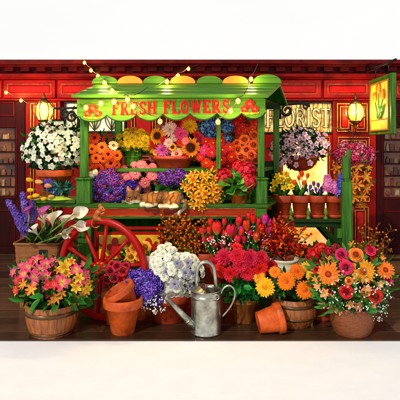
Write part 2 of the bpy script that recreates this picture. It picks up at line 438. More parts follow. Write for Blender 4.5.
win1 = framed('stained_glass_window', 64, 126, 101.5, 133, GLASS1)
cv = []
for cx in (78, 95, 112):
    for s in (-1, 1):
        cv.append(bez((cx, 130), (cx + s * 11, 122), (cx + s * 3, 106))); cv.append(bez((cx, 130), (cx + s * 3, 119), (cx + s * 9, 112)))
    cv.append([(cx, 131), (cx, 104)])
cames(win1, cv, 0.04, BRONZE)
# FLORIST transom
win2 = framed('stained_glass_window', 262, 334, 101.5, 134, GLASS2)
cv = []
for k in range(16):
    x = 265 + k * 4.4
    cv.append(bez((x, 103.5), (x + rnd.uniform(-6, 6), 110 + rnd.uniform(0, 14)), (x + rnd.uniform(-5, 5), 132)))
cames(win2, [c for c in cv], 0.035, BRONZE, 0.004)

# stroke lettering: each letter is a set of ribbons in a unit box (x 0..w, y 0..1)
def arc(cx, cy, rx, ry, a0, a1, n=12):
    return [(cx + rx * math.cos(R(a0 + (a1 - a0) * i / n)), cy + ry * math.sin(R(a0 + (a1 - a0) * i / n))) for i in range(n + 1)]
TH, TN = 0.20, 0.11
LET = {
 'F': (.62, [([(.14, 0), (.14, 1)], TH), ([(.1, .945), (.6, .945)], TN), ([(.14, .52), (.44, .52)], TN), ([(-.02, .04), (.32, .04)], .08), ([(-.02, .96), (.2, .96)], .08), ([(.57, 1), (.57, .74)], .07), ([(.43, .62), (.43, .42)], .06)]),
 'R': (.74, [([(.14, 0), (.14, 1)], TH), ([(.1, .945), (.34, .945)] + arc(.34, .72, .2, .225, 90, -90)[1:] + [(.16, .495)], .12), ([(.34, .5), (.64, .03)], .17), ([(-.02, .04), (.32, .04)], .08), ([(-.02, .96), (.2, .96)], .08), ([(.52, .04), (.76, .04)], .08)]),
 'E': (.64, [([(.14, 0), (.14, 1)], TH), ([(.1, .945), (.6, .945)], TN), ([(.14, .51), (.44, .51)], TN), ([(.1, .055), (.62, .055)], TN), ([(-.02, .04), (.2, .04)], .08), ([(-.02, .96), (.2, .96)], .08), ([(.57, 1), (.57, .75)], .07), ([(.59, 0), (.59, .26)], .07), ([(.43, .62), (.43, .4)], .06)]),
 'S': (.62, [(arc(.3, .735, .2, .215, 20, 180)[:] + arc(.3, .735, .2, .215, 180, 250, 5)[1:] + arc(.3, .265, .22, .215, 70, 0, 6) + arc(.3, .265, .22, .215, 0, -160, 12)[1:], .15), ([(.52, .97), (.52, .70)], .07), ([(.08, .03), (.08, .30)], .07)]),
 'H': (.84, [([(.14, 0), (.14, 1)], TH), ([(.66, 0), (.66, 1)], TH), ([(.14, .5), (.66, .5)], TN)] + [([(a, z), (a + .34, z)], .08) for a in (-.03, .49) for z in (.04, .96)]),
 'L': (.62, [([(.14, 0), (.14, 1)], TH), ([(.1, .055), (.6, .055)], TN), ([(-.02, .96), (.32, .96)], .08), ([(-.02, .04), (.2, .04)], .08), ([(.57, 0), (.57, .28)], .07)]),
 'O': (.76, [(arc(.37, .5, .28, .43, 0, 360, 26), .17)]),
 'W': (1.04, [([(.12, 1), (.32, .04)], .18), ([(.32, .04), (.51, .9)], .1), ([(.51, .9), (.72, .04)], .18), ([(.72, .04), (.92, 1)], .1), ([(-.02, .96), (.27, .96)], .08), ([(.4, .96), (.62, .96)], .08), ([(.8, .96), (1.05, .96)], .08)]),
 'I': (.36, [([(.16, 0), (.16, 1)], TH), ([(-.01, .04), (.33, .04)], .08), ([(-.01, .96), (.33, .96)], .08)]),
 'T': (.68, [([(.33, 0), (.33, 1)], TH), ([(.02, .945), (.64, .945)], TN), ([(.16, .04), (.5, .04)], .08), ([(.04, 1), (.04, .72)], .07), ([(.62, 1), (.62, .72)], .07)]),
}
def ribbon(mb, pts, wdt, M, z0, z1):
    n = len(pts); L = []; Rr = []
    closed = (Vector(pts[0]) - Vector(pts[-1])).length < 1e-4
    for i in range(n):
        a = Vector(pts[i - 1] if i > 0 else (pts[-2] if closed else pts[0])); c = Vector(pts[i + 1] if i < n - 1 else (pts[1] if closed else pts[-1]))
        t = (c - a).normalized(); nn = Vector((-t.y, t.x)) * wdt / 2
        p = Vector(pts[i]); L.append(p + nn); Rr.append(p - nn)
    for i in range(n - 1):
        q = [L[i], L[i + 1], Rr[i + 1], Rr[i]]
        vs = [(a.x, z1, a.y) for a in q] + [(a.x, z0, a.y) for a in q]
        mb.add(vs, [(3, 2, 1, 0), (4, 5, 6, 7), (0, 1, 5, 4), (2, 3, 7, 6), (1, 2, 6, 5), (3, 0, 4, 7)], None, M)
def letter(ch, origin, h, extra=0.0, depth=0.012, wide=1.0):
    """letter mesh builder, origin = lower left corner in world, letters face -Y"""
    mb = MB()
    M = Matrix.Translation(origin) @ Matrix.Diagonal((h * wide, 1, h, 1))
    for k, (pts, wd) in enumerate(LET[ch][1]):
        ribbon(mb, pts, wd + extra, M, -depth - 0.0004 * k, 0)
    return mb
xx = 265.5; hpx = 19
for ch in 'FLORIST':
    wpx = LET[ch][0] * hpx * 0.74
    og = Vector((wx(xx), WALL - 0.048, wz(127.5)))
    letter(ch, og, hpx * WALL / F, -.055, 0.006, 0.74).build('lettering', LETG, win2, False)
    og2 = og + Vector((0, 0.012, 0))
    letter(ch, og2, hpx * WALL / F, 0.035, 0.006, 0.74).build('letter_outline', BRONZE, win2, False)
    xx += wpx + 0.4
# lit doorway under it
def door(x0, x1, y0, y1, body, glass, gx0, gx1, gy0, gy1, bars, lower=True, d=0.06):
    mb = MB()
    wbox(mb, x0, gx0, y0, y1, 0, d); wbox(mb, gx1, x1, y0, y1, 0, d)
    wbox(mb, gx0 + .05, gx1 - .05, y0, gy0, 0, d); wbox(mb, gx0 + .05, gx1 - .05, gy1, y1, 0, d)
    f = mb.build('door', body, shop, False)
    mb = MB(); wbox(mb, gx0, gx1, gy0, gy1, 0, 0.02, 0.001); mb.build('glass', glass, f, False)
    mb = MB()
    for k in bars: wbox(mb, gx0, gx1, k - .7, k + .7, 0.021, d * .8, 0.003)
    if bars: mb.build('glazing_bar', body, f, False)
    mb = MB(); t = .8
    for (u0, u1, v0, v1) in ((gx0 - 2, gx1 + 2, gy0 - 2, gy0 - 2 + t), (gx0 - 2, gx1 + 2, gy1 + 2 - t, gy1 + 2), (gx0 - 2, gx0 - 2 + t, gy0 - 2 + t, gy1 + 2 - t), (gx1 + 2 - t, gx1 + 2, gy0 - 2 + t, gy1 + 2 - t)):
        wbox(mb, u0, u1, v0, v1, d, d + 0.015, 0.003)
    if lower:
        for (u0, u1, v0, v1) in ((gx0, gx1, gy1 + 14, gy1 + 15), (gx0, gx1, y1 - 5, y1 - 4), (gx0, gx0 + 1, gy1 + 15, y1 - 5), (gx1 - 1, gx1, gy1 + 15, y1 - 5)):
            wbox(mb, u0, u1, v0, v1, d, d + 0.012, 0.003)
    mb.build('door_moulding', GOLD if body is RED else DKRED, f, False)
    return f
door(262, 333, 134.5, 254, RED, WIN, 283, 328, 139, 246, (), False, 0.07)
doors = [door(-40, 25, 101, 254, MAROON, SHOPIN, -24, 15, 128, 196, (140, 152, 164, 176, 187)),
         door(376.3, 440, 101, 254, MAROON, SHOPIN, 384, 426, 128, 197, (140, 152, 164, 176, 187))]
goods = []
for (gx0, gx1) in ((-24, 15), (384, 426)):
    for row in (140, 152, 164, 176, 187, 196):
        x = gx0 + 1
        while x < gx1 - 3:
            wd = rnd.uniform(2.4, 5); hh = rnd.uniform(4, 8.5)
            goods.append((x, x + wd, row - .75 - hh, row - .75)); x += wd + rnd.uniform(.4, 2.2)
GOODM = [mat('goods', tuple(x * .45 for x in C(h)), .4, var=.35, scale=20) for h in ('#7a3a18', '#a8642a', '#8a2014', '#c89a54', '#4a3a1c', '#b07a3a', '#d8b880')]
for i, (x0, x1, y0, y1) in enumerate(goods):
    mb = MB()
    if i % 3 == 0:
        r_ = (wx(x1) - wx(x0)) / 2; M = Matrix.Translation(((wx(x0) + wx(x1)) / 2, WALL - .022 - .014, wz(y1))) @ Matrix.Diagonal((1, .32, 1, 1)); h_ = wz(y0) - wz(y1)
        mb.lathe([(r_ * .8, 0), (r_, .1 * h_), (r_ * .95, h_ * .6), (r_ * .5, h_ * .8), (r_ * .55, h_)], 14, M)
        mb.build('jar', rnd.choice(GOODM), doors[0 if x0 < 100 else 1])
    else:
        wbox(mb, x0, x1, y0, y1, .022, .04, .004); mb.build('carton', rnd.choice(GOODM), doors[0 if x0 < 100 else 1], False)
for (a, bq) in ((-20, 14), (380, 420)):
    mb = MB()
    for (u0, u1, v0, v1) in ((a, bq, 102, 103), (a, bq, 115, 116), (a, a + 1, 103, 115), (bq - 1, bq, 103, 115)): wbox(mb, u0, u1, v0, v1, 0.06, 0.075, 0.003)
    mb.build('transom_moulding', DKRED, shop, False)
mb = MB(); mb.box(-7.5, 7.5, WALL - 0.14, WALL - 0.101, 0, 0.1, bev=0.005); mb.build('skirting', MAROON, shop, False)

# ------------------------------------------------------------------ lanterns
def lamp_light(loc, e, c=(1, 0.62, 0.25), r=0.03, parent=None):
    L = bpy.data.lights.new('lamp_light', 'POINT'); L.energy = e; L.color = c; L.shadow_soft_size = r
    o = bpy.data.objects.new('lamp_light', L); col.objects.link(o)
    if parent is not None:
        o.parent = parent; o.location = Vector(loc) - wloc(parent)
    else: o.location = loc
    return o
def lantern(cx, cy, D, label, scale=1.0):
    u = D / F * scale; c = P(cx, cy, D)
    t = thing('wall_lantern', label, 'lantern', c, 'lit lanterns on the shop front')
    M = Matrix.Translation(c)
    mb = MB(); mb.lathe([(5.2 * u, -8 * u), (7 * u, -4 * u), (7.8 * u, 1 * u), (7 * u, 6 * u), (4.5 * u, 9.5 * u)], 20, M); mb.build('glass_globe', LAMPG, t)
    mb = MB(); mb.lathe([(5.5 * u, 9 * u), (5.8 * u, 9.8 * u), (3.4 * u, 12.5 * u), (1.6 * u, 13.6 * u), (1.2 * u, 15 * u), (1.9 * u, 15.8 * u), (.7 * u, 17 * u), (.15 * u, 20 * u)], 20, M); mb.build('cap', BRONZE, t)
    mb = MB(); mb.lathe([(5.4 * u, -9 * u), (6.4 * u, -8.6 * u), (6.4 * u, -7.8 * u), (5 * u, -7.6 * u)], 20, M)
    mb.lathe([(.2 * u, -20 * u), (1 * u, -18 * u), (.8 * u, -16 * u), (2.2 * u, -14.4 * u), (1.2 * u, -13 * u), (2.6 * u, -11 * u), (5.2 * u, -9.1 * u)], 16, M); mb.build('base', BRONZE, t)
    mb = MB()
    for k in range(6):
        a = k * PI / 3 + .3
        mb.tube([(c.x + r * u * math.cos(a), c.y + r * u * math.sin(a), c.z + z * u) for r, z in ((5.6, -8), (8, -4.5), (9, 1), (8, 6), (5.2, 9.5))], .42 * u, 6)
    mb.build('frame', BRONZE, t)
    mb = MB()
    for s in (-1, 1):
        pts = [(c.x + s * (7.6 + 3.2 * math.sin(a)) * u, c.y, c.z + (2 + 7 * math.cos(a)) * u) for a in [i * PI / 9 for i in range(0, 12)]]
        mb.tube(pts, .5 * u, 6)
    mb.tube([(c.x, c.y, c.z - 11 * u), (c.x, c.y + .12, c.z - 12.5 * u), (c.x, WALL - 0.1, c.z - 9 * u)], 1.0 * u, 8)
    mb.build('scroll_arm', BRONZE, t)
    lamp_light(c + Vector((0, -0.30, 0)), 18, parent=t)
    lamp_light(c + Vector((0, 0.16, .02)), 17, parent=t)
lantern(44, 112, 7.5, 'glowing yellow lantern above the white flowering pot beside the left door')
lantern(355.5, 113, 7.5, 'glowing yellow lantern between the lettered window and the green tulip sign')

# ------------------------------------------------------------------ projecting tulip sign
SX = 2.49
sgn = thing('projecting_sign', 'lit green framed sign with a yellow tulip panel jutting from the wall', 'sign', (SX, 7.0, 1.8))
ya, yb, za, zb = 6.57, 7.42, 1.815, 2.615
mb = MB(); mb.box(SX, SX + 0.07, ya, yb, za, zb, bev=0.006); fr = mb.build('sign_box', GREENV, sgn, False)
mb = MB(); mb.box(SX - 0.006, SX - 0.0005, ya + .1, yb - .1, za + .075, zb - .09); GLASS3.node_tree.nodes['Principled BSDF'].inputs['Roughness'].default_value = .6; mb.build('glass_panel', GLASS3, fr, False)
mb = MB()
for (a, bq, c, d) in ((ya + .075, yb - .075, za + .05, za + .07), (ya + .075, yb - .075, zb - .085, zb - .065), (ya + .075, ya + .095, za + .07, zb - .085), (yb - .095, yb - .075, za + .07, zb - .085), (ya + .1, yb - .1, za + .2, za + .215)):
    mb.box(SX - 0.014, SX + 0.001, a, bq, c, d, bev=0.003)
mb.build('border', mat('sign_border', C('#a5601a'), .4), fr, False)
def sgp(y, z): return (SX - 0.012, ya + (1 - y) * (yb - ya), za + z * (zb - za))     # y 0..1 from the wall edge seen at left
mb = MB()
FK = 0
def fan(mb, pts, x):
    global FK
    FK += 1; x -= FK * .0008
    c = Vector((0, sum(p[1] for p in pts) / len(pts), sum(p[2] for p in pts) / len(pts)))
    vs = [(x, p[1], p[2]) for p in pts] + [(x, c.y, c.z)] + [(x + .004, p[1], p[2]) for p in pts]
    n_ = len(pts); fs = [(i, (i + 1) % n_, n_) for i in range(n_)] + [(i, i + n_ + 1, (i + 1) % n_ + n_ + 1, (i + 1) % n_) for i in range(n_)]
    mb.add(vs, fs)
mb.col = C('#d8751c')
mb.col = C('#cf6a1a')
for (cx, cz, s) in ((.5, .80, .11), (.33, .66, .1), (.69, .68, .1)):
    for (dx, dd) in ((-.5, 0), (.5, 0), (0, .004)):
        mb.col = C('#e8a028') if dd else C('#c9581c')
        pts = [sgp(cx + dx * s + s * .55 * math.sin(a) * (1 if True else 0), cz + s * 0.85 * math.cos(a)) for a in [i * PI / 8 for i in range(16)]]
        fan(mb, pts, SX - 0.012 - dd)
mb.build('tulip_heads', COLM, fr)
mb = MB(); mb.col = C('#4d8a2a')
for (x0, x1, z1) in ((.5, .5, .72), (.5, .34, .57), (.5, .68, .59)):
    mb.tube([sgp(x0, .28), sgp((x0 + x1) / 2 + (x1 - x0) * .1, .45), sgp(x1, z1)], 0.008, 6)
for (x1, z1, w_) in ((.2, .5, .1), (.8, .52, .1), (.3, .42, .08), (.7, .4, .08), (.38, .52, .06), (.62, .52, .06)):
    mid = ((.5 + x1) / 2, (.27 + z1) / 2)
    pts = [sgp(.5, .27)] + [sgp(mid[0] - w_ * .5, mid[1] + .04), sgp(x1, z1), sgp(mid[0] + w_ * .5, mid[1] - .06)]
    fan(mb, pts, SX - 0.0105)
mb.build('tulip_leaves', COLM, fr)
mb = MB()
mb.tube([(SX + .035, WALL, zb + .16), (SX + .035, 6.5, zb + .16)], 0.016, 8)
for yy in (6.75, 7.25): mb.tube([(SX + .035, yy, zb), (SX + .035, yy, zb + .16)], 0.008, 6)
mb.tube([(SX + .035, WALL - .02, zb + .5 - .32 + .15), (SX + .035, 7.5, zb + .2), (SX + .035, 7.2, zb + .17)], 0.012, 6)
mb.build('bracket', IRON, sgn)
lamp_light((SX - .25, 6.9, 2.3), 2.2, (1, .8, .35), .08, sgn)  # unseen bare light before the sign face, without a lamp body

# ------------------------------------------------------------------ the flower cart
SH, CF = 0.37, 5.05
def cxs(x, y): return x + SH * (y - CF)
cart = thing('flower_cart', 'green wooden flower cart with plank roof, lettered sign board and red wheel', 'flower cart', (-0.3, 5.3, 0))
def sbox(mb, x0, x1, y0, y1, z0, z1):            # box with the cart's slanted ends
    vs = [(cxs(x, y), y, z) for x in (x0, x1) for y in (y0, y1) for z in (z0, z1)]
    mb.add(vs, [(0, 1, 3, 2), (4, 6, 7, 5), (0, 4, 5, 1), (2, 3, 7, 6), (0, 2, 6, 4), (1, 5, 7, 3)])
def cz(py, D=CF): return H - (py - HZ) * D / F
def cx_(px, D=CF): return (px - 200) * D / F
BK = 5.85
zd = cz(204.5)
mb = MB(); sbox(mb, cx_(75), cx_(268), CF - .015, BK, zd - .03, zd); mb.build('deck', GREEN, cart, False)
mb = MB(); mb.box(cx_(76), cx_(267), CF, CF + .06, cz(219), zd - .031, bev=.006); beam = mb.build('deck_beam', GREEN, cart, False)
mb = MB(); mb.box(cx_(84), cx_(255), CF - .004, CF, cz(215.8), cz(209)); mb.build('red_inlay', mat('inlay_red', C('#741008'), .4, var=.3, stretch=(.4, 1, 6), dirt=C('#a8380e'), spec=.15), beam, False)
mb = MB()
for (a, bq, c, d) in ((84, 255, 208.2, 209), (84, 255, 215.8, 216.6), (83.2, 84, 208.2, 216.6), (255, 255.8, 208.2, 216.6)):
    mb.box(cx_(a), cx_(bq), CF - .008, CF, cz(d), cz(c), bev=.001)
mb.build('gilt_border', GOLD, beam, False)
# posts: broad foot above the deck, slim post to the roof, leg to the floor
def post(px0, px1, y, name='corner_post'):
    xa, xb = cx_(px0), cx_(px1); w_ = xb - xa; xm = cxs((xa + xb) / 2, y)
    mb = MB()
    mb.box(xm - w_ / 2, xm + w_ / 2, y + .001, y + w_, zd + .001, cz(180), bev=.008)
    mb.box(xm - w_ / 2 - .012, xm + w_ / 2 + .012, y - .012, y + w_ + .012, cz(180) + .0005, cz(178), bev=.006)
    mb.box(xm - w_ * .28, xm + w_ * .28, y + w_ * .2, y + w_ * .75, cz(178) + .0005, 2.13, bev=.006)
    mb.box(xm - w_ / 2, xm + w_ / 2, y + .005 + .062, y + w_ + .062, 0, zd - .0315, bev=.008)
    return mb.build(name, GREENV, cart, False)
post(76, 90, CF); post(256, 267.5, CF)
post(76, 90, BK - .15); post(256, 267.5, BK - .1)
# slim mullion posts (front)
for px in (218.5,):
    mb = MB(); mb.box(cx_(px - 2.2, 5.2), cx_(px + 2.2, 5.2), 5.18, 5.23, cz(169, 5.2), 2.12, bev=.005); mb.build('mullion', GREENV, cart, False)
# upper shelf
zs = H - (168.3 - HZ) * 5.33 / F
mb = MB(); sbox(mb, cx_(90), cx_(257), 5.33, 5.82, zs - .035, zs); mb.build('upper_shelf', GREEN, cart, False)
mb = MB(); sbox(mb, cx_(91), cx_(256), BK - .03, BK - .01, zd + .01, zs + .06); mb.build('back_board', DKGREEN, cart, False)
# left side shelf
zl = H - (199 - HZ) * 5.2 / F
mb = MB(); mb.box(cx_(31, 5.1), cx_(75.6, 5.1), 5.1, 5.5, zl - .035, zl, bev=.006); mb.box(cx_(34, 5.1), cx_(75, 5.1), 5.14, 5.17, zl - .08, zl - .036, bev=.005)
for xq in (36, 70): mb.tube([(cx_(xq, 5.2), 5.3, zl - .036), (cx_(82, 5.2), 5.3, .55)], .018, 6)
mb.build('side_shelf', GREEN, cart, False)
# lower body with yellow ornamented panel
LB = 5.16
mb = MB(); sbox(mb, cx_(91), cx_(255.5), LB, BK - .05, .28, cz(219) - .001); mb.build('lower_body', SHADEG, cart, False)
mb = MB(); mb.box(cx_(124, LB), cx_(250, LB), LB - .012, LB - .0005, cz(229.5, LB), cz(226.5, LB), bev=.002); mb.build('red_rail', REDP, cart, False)
mb = MB(); mb.box(cx_(96.5, LB), cx_(163, LB), LB - .02, LB - .0005, cz(261.5, LB), cz(231.5, LB), bev=.004); yp = mb.build('ornament_panel', REDP, cart, False)
mb = MB(); mb.box(cx_(99.5, LB), cx_(160, LB), LB - .026, LB - .0205, cz(258.5, LB), cz(234.5, LB), bev=.002); mb.build('yellow_field', YELLOWP, yp, False)
mb = MB(); kk = 0
def curl(cx, cy, s, sx):
    global kk
    pts = [(cx + sx * (1 - t) * 7 * s * math.cos(4.6 * t), cy + (1 - t) * 6 * s * math.sin(4.6 * t)) for t in [i / 14 for i in range(15)]]
    kk += 1
    M = Matrix.Translation((0, LB - .027 - kk * .0006, 0))
    ribbon(mb, [(cx_(x, LB), cz(y, LB)) for x, y in pts], .03 * s, M, -.006, 0)
def petal2d(cx, cy, L, wd, ang):
    global kk
    kk += 1
    o_ = []
    for i in range(16):
        a = 2 * PI * i / 16
        x = L / 2 + L / 2 * math.cos(a); y = wd / 2 * math.sin(a) * (1 + .4 * math.cos(a))
        o_.append((cx_(cx + x * math.cos(ang) - y * math.sin(ang), LB), cz(cy + x * math.sin(ang) + y * math.cos(ang), LB)))
    mb.prism(o_, LB - .033 - kk * .0006, LB - .027)
for c0 in (115.5, 148.5):
    petal2d(c0, 253, 16, 6.5, -PI / 2); petal2d(c0, 252, 11, 6, -PI / 2 - .75); petal2d(c0, 252, 11, 6, -PI / 2 + .75)
    for s in (-1, 1): curl(c0 + s * 5, 253, .9, s)
for s, c0 in ((1, 104), (-1, 131), (1, 132.5), (-1, 157)): curl(c0, 242, .7, -s)
mb.build('scroll_ornament', mat('ornament_red', C('#bf150d'), .4), yp, False)

# sign board with scalloped lower edge
SG = 4.98
def sx(px): return cx_(px, SG)
def tilt(px): return -3.2 * (px - 77) / 188.0
cusps = [77, 107, 136.5, 163, 190, 217, 241.5, 265.5]
low = []
for i in range(7):
    a, bq = cusps[i], cusps[i + 1]
    for k in range(13):
        t = k / 12
        if i and k == 0: continue
        px = a + (bq - a) * t
        py = 115.8 + 6.2 * (math.sin(PI * t) ** 0.7) + tilt(px)
        if (i == 0 and t < .1): py = 117
        low.append((sx(px), cz(py, SG)))
top = [(sx(265.5), cz(98, SG)), (sx(77), cz(99.5, SG))]
mb = MB(); 
vs = [];n_ = len(low)
# board as vertical strips from lower edge to top
topz = lambda x: cz(99.5, SG) + (x - sx(77)) / (sx(265.5) - sx(77)) * (cz(98, SG) - cz(99.5, SG))
for yy in (SG, SG + .03):
    vs += [(x, yy, z) for x, z in low] + [(x, yy, topz(x)) for x, z in low]
fs = []
for i in range(n_ - 1):
    fs += [(i, i + 1, n_ + i + 1, n_ + i), (2 * n_ + i + 1, 2 * n_ + i, 3 * n_ + i, 3 * n_ + i + 1), (i + 1, i, 2 * n_ + i, 2 * n_ + i + 1), (n_ + i, n_ + i + 1, 3 * n_ + i + 1, 3 * n_ + i)]
fs += [(0, n_, 3 * n_, 2 * n_), (n_ - 1, 3 * n_ - 1, 4 * n_ - 1, 2 * n_ - 1)]
mb.add(vs, fs); board = mb.build('sign_board', LIME, cart, False)
mb = MB()
mb.tube([(x, SG - .004, z) for x, z in low], .007, 6); mb.build('scallop_edge', DKGREEN, board)
px = 113.0
hp = 12.6
LETR = mat('letter_red', C('#a50d08'), .5, var=.25, scale=12, bump=.1, dirt=C('#6a0604'), spec=.15)
def word(s, x0, x1):
    tot = sum(LET[c][0] for c in s) + .16 * (len(s) - 1)
    k = (x1 - x0) / tot
    x = x0
    for c in s:
        yb_ = 115.2 + tilt(x) + .2
        og = Vector((sx(x), SG - .006, cz(yb_, SG)))
        h_ = hp * SG / F
        letter(c, og, h_, 0, .010, k / hp).build('letter', LETR, board, False)
        letter(c, og + Vector((0, .0065, 0)), h_, .13, .004, k / hp).build('letter_outline', GOLD, board, False)
        x += (LET[c][0] + .16) * k
word('FRESH', 112.5, 156.5); word('FLOWERS', 163.5, 229.5)
# flower emblems on the sign
def emblem(cx, cy):
    mb = MB(); k = 0
    def blob(x, y, r, ry, c):
        nonlocal k
        k += 1; mb.col = c
        o_ = [(sx(x + r * math.cos(a) * (1 + .12 * math.sin(3 * a))), cz(y + ry * math.sin(a), SG)) for a in [i * PI / 9 for i in range(18)]]
        mb.prism(o_, SG - .006 - k * .0007, SG - .0005)
    rd, og = C('#c01a10'), C('#ee6a20')
    for (dx, dy) in ((-7, 6), (7, 6), (-2.6, 7), (2.6, 7)): blob(cx + dx, cy + dy, 2.6, 1.2, C('#b8a024'))
    for (dx, dy, sc_) in ((-5.2, 2.6, 1), (5.2, 2.6, 1), (0, -2.6, 1.25)):
        for q in range(5):
            a = 2 * PI * q / 5 - PI / 2; blob(cx + dx + 2.3 * sc_ * math.cos(a), cy + dy + 2.1 * sc_ * math.sin(a), 1.75 * sc_, 1.55 * sc_, rd if q % 2 else C('#d83a14'))
        blob(cx + dx, cy + dy, 1.3 * sc_, 1.2 * sc_, og)
    mb.build('flower_emblem', COLM, board, False)
emblem(93, 111); emblem(249.5, 106.5)
# roof
E0, E1, E2 = 4.88, 5.40, 5.92
fl, fr_, rl, rr = cx_(71.5, E0), cx_(268, E0), cx_(98, E1), cx_(280.5, E1)
bl, br_ = rl + .17, rr + .17
ze, zr = cz(95.5, E0), cz(84, E1)
mb = MB(); NPL = 4
for k in range(NPL):
    t0, t1 = k / NPL, (k + 1) / NPL
    def pt(side, t): 
        a, bq = ((fl, rl), (fr_, rr))[side]
        # the left end sweeps up in a curve
        tt = t if side else t ** 0.8
        return (a + (bq - a) * tt, E0 + (E1 - E0) * t, ze + (zr - ze) * t)
    q = [pt(0, t0), pt(1, t0), pt(1, t1), pt(0, t1)]
    lift = .012
    vs = [(p[0], p[1], p[2] + (lift if i < 2 else 0.002)) for i, p in enumerate(q)] + [(p[0], p[1], p[2] - .022) for p in q]
    mb.add(vs, [(0, 1, 2, 3), (7, 6, 5, 4), (0, 4, 5, 1), (1, 5, 6, 2), (2, 6, 7, 3), (3, 7, 4, 0)])
    q = [(bl + .0 if False else rl + (bl - rl) * t0, E1 + (E2 - E1) * t0 + .001, zr + (ze - zr) * t0), (rr + (br_ - rr) * t0, E1 + (E2 - E1) * t0 + .001, zr + (ze - zr) * t0), (rr + (br_ - rr) * t1, E1 + (E2 - E1) * t1, zr + (ze - zr) * t1), (rl + (bl - rl) * t1, E1 + (E2 - E1) * t1, zr + (ze - zr) * t1)]
    vs = [(p[0], p[1], p[2]) for p in q] + [(p[0], p[1], p[2] - .022) for p in q]
    mb.add(vs, [(0, 1, 2, 3), (7, 6, 5, 4), (0, 4, 5, 1), (1, 5, 6, 2), (2, 6, 7, 3), (3, 7, 4, 0)])
mb.build('roof', mat('roof_plank', C('#4a7a14'), .45, var=.4, scale=5, bump=.4, stretch=(.3, 4, 12), dirt=C('#1f4f0e'), spec=.2, wear=C('#22480c'), wearpos=.6), cart, False)
# gable boards and rafters
for (xa, xr_, xb) in ((fr_ - .02, rr - .02, br_ - .02), (fl + .07, rl + .05, bl + .05)):
    vs = [(xa, E0 + .03, ze - .024), (xr_, E1, zr - .024), (xb, E2 - .03, ze - .024)]
    vs += [(x - .02, y, z) for x, y, z in vs]
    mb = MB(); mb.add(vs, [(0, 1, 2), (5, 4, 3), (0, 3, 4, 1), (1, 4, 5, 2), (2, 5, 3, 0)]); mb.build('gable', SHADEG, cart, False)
mb = MB(); mb.box(fl + .05, fr_ - .06, SG + .001, SG + .03, cz(97.8, SG) + .002, ze - .024); sbox(mb, cx_(78), cx_(266), BK - .1, BK - .04, 2.08, 2.13); mb.build('header_rail', DKGREEN, cart, False)
# ridge crest of half discs
for k, (px, rp_) in enumerate(((105, 12.8), (130, 12.4), (155.5, 12.4), (182.5, 12.8), (209.5, 13), (235.5, 13), (267, 14.2))):
    o_ = []
    for i in range(15):
        a = PI * i / 14
        o_.append((cx_(px + rp_ * math.cos(a), E1), zr + .005 + (7.6 + (k == 6) * 1.5) * E1 / F * math.sin(a) ** .8))
    mb = MB(); mb.prism(o_, E1 - .015, E1 + .015); mb.build('ridge_scallop', ORANGEP if k % 2 else LIME, cart, False)
# wheel
wc = Vector((cx_(102, 4.78), 4.80, .488)); WR = .484
yaw = R(-22)
MW = Matrix.Translation(wc) @ Matrix.Rotation(yaw, 4, 'Z') @ Matrix.Rotation(R(90), 4, 'X')      # local z -> -Y (towards the viewer)
wheel = MB(); wheel.lathe([(WR, -.026), (WR + .002, -.02), (WR + .002, .02), (WR, .026), (WR - .052, .024), (WR - .058, .016), (WR - .058, -.016), (WR - .052, -.024), (WR, -.026)], 56, MW, cap=False)
wh = wheel.build('wheel', REDP, cart)
for k in range(10):
    a = 2 * PI * k / 10 + .2
    mb = MB(); d = Vector((math.cos(a), math.sin(a), 0))
    pts = [MW @ (d * r + Vector((0, 0, z))) for r, z in ((.05, .02), (.13, .018), (.26, .008), (WR - .06, 0))]
    mb.tube(pts, [.026, .022, .017, .02], 8); mb.build('spoke', REDP, wh)
mb = MB(); mb.lathe([(.085, -.03), (.088, .03), (.08, .045), (.05, .05), (.046, .10), (.036, .11), (.034, .07), (.001, .068)], 24, MW); hub = mb.build('hub', REDP, wh)
mb = MB()
for k in range(10):
    a = 2 * PI * k / 10
    mb.ball(MW @ Vector((math.cos(a) * .067, math.sin(a) * .067, .047)), .010, 8, 6)
mb.build('hub_bolts', ORANGEP, hub)
mb = MB(); mb.tube([wc + Vector((0, .02, 0)), wc + Vector((.15, .45, 0)), wc + Vector((.2, .9, 0))], .03, 10); mb.build('axle', IRON, wh)

# ------------------------------------------------------------------ flowers: unit-size blooms facing +Z
def petal(mb, M, L, W, c0, c1, lift=0.15, curl=-0.1, cup=0.1, tip='round', segs=4, cm=None, ruff=0.0):
    vs = []; cs = []
    for i in range(segs + 1):
        t = i / segs
        if tip == 'round': wd = W * (0.28 + 0.72 * math.sin(min(1, t * 1.25) * PI / 2)) * (1 if t < .75 else math.sqrt(max(0.03, 1 - ((t - .75) / .25) ** 2 * .9)))
        elif tip == 'point': wd = W * (0.22 + 0.78 * math.sin(PI * min(1, t * .95 + .05))) if t < .6 else W * max(.02, (1 - ((t - .6) / .4) ** 1.3)) * .97
        else: wd = W * (.35 + .65 * t) * (1 if t < .9 else .8)
        z = lift * t * L + curl * t * t * L
        x = t * L
        c = lerp(c0, c1, t) if cm is None else (lerp(c0, cm, t * 2) if t < .5 else lerp(cm, c1, t * 2 - 1))
        rz = ruff * L * rnd.uniform(-1, 1) if t > .5 else 0
        vs += [(x, -wd / 2, z + cup * wd + rz), (x, 0, z), (x, wd / 2, z + cup * wd - rz)]
        cs += [c, tuple(q * .9 for q in c), c]
    fs = []
    for i in range(segs):
        a = i * 3
        fs += [(a, a + 3, a + 4, a + 1), (a + 1, a + 4, a + 5, a + 2)]
    mb.add(vs, fs, cs, M)
def RZ(a): return Matrix.Rotation(a, 4, 'Z')
def RY(a): return Matrix.Rotation(a, 4, 'Y')
def T(x, y, z): return Matrix.Translation((x, y, z))
def Sc(s): return Matrix.Diagonal((s, s, s, 1))

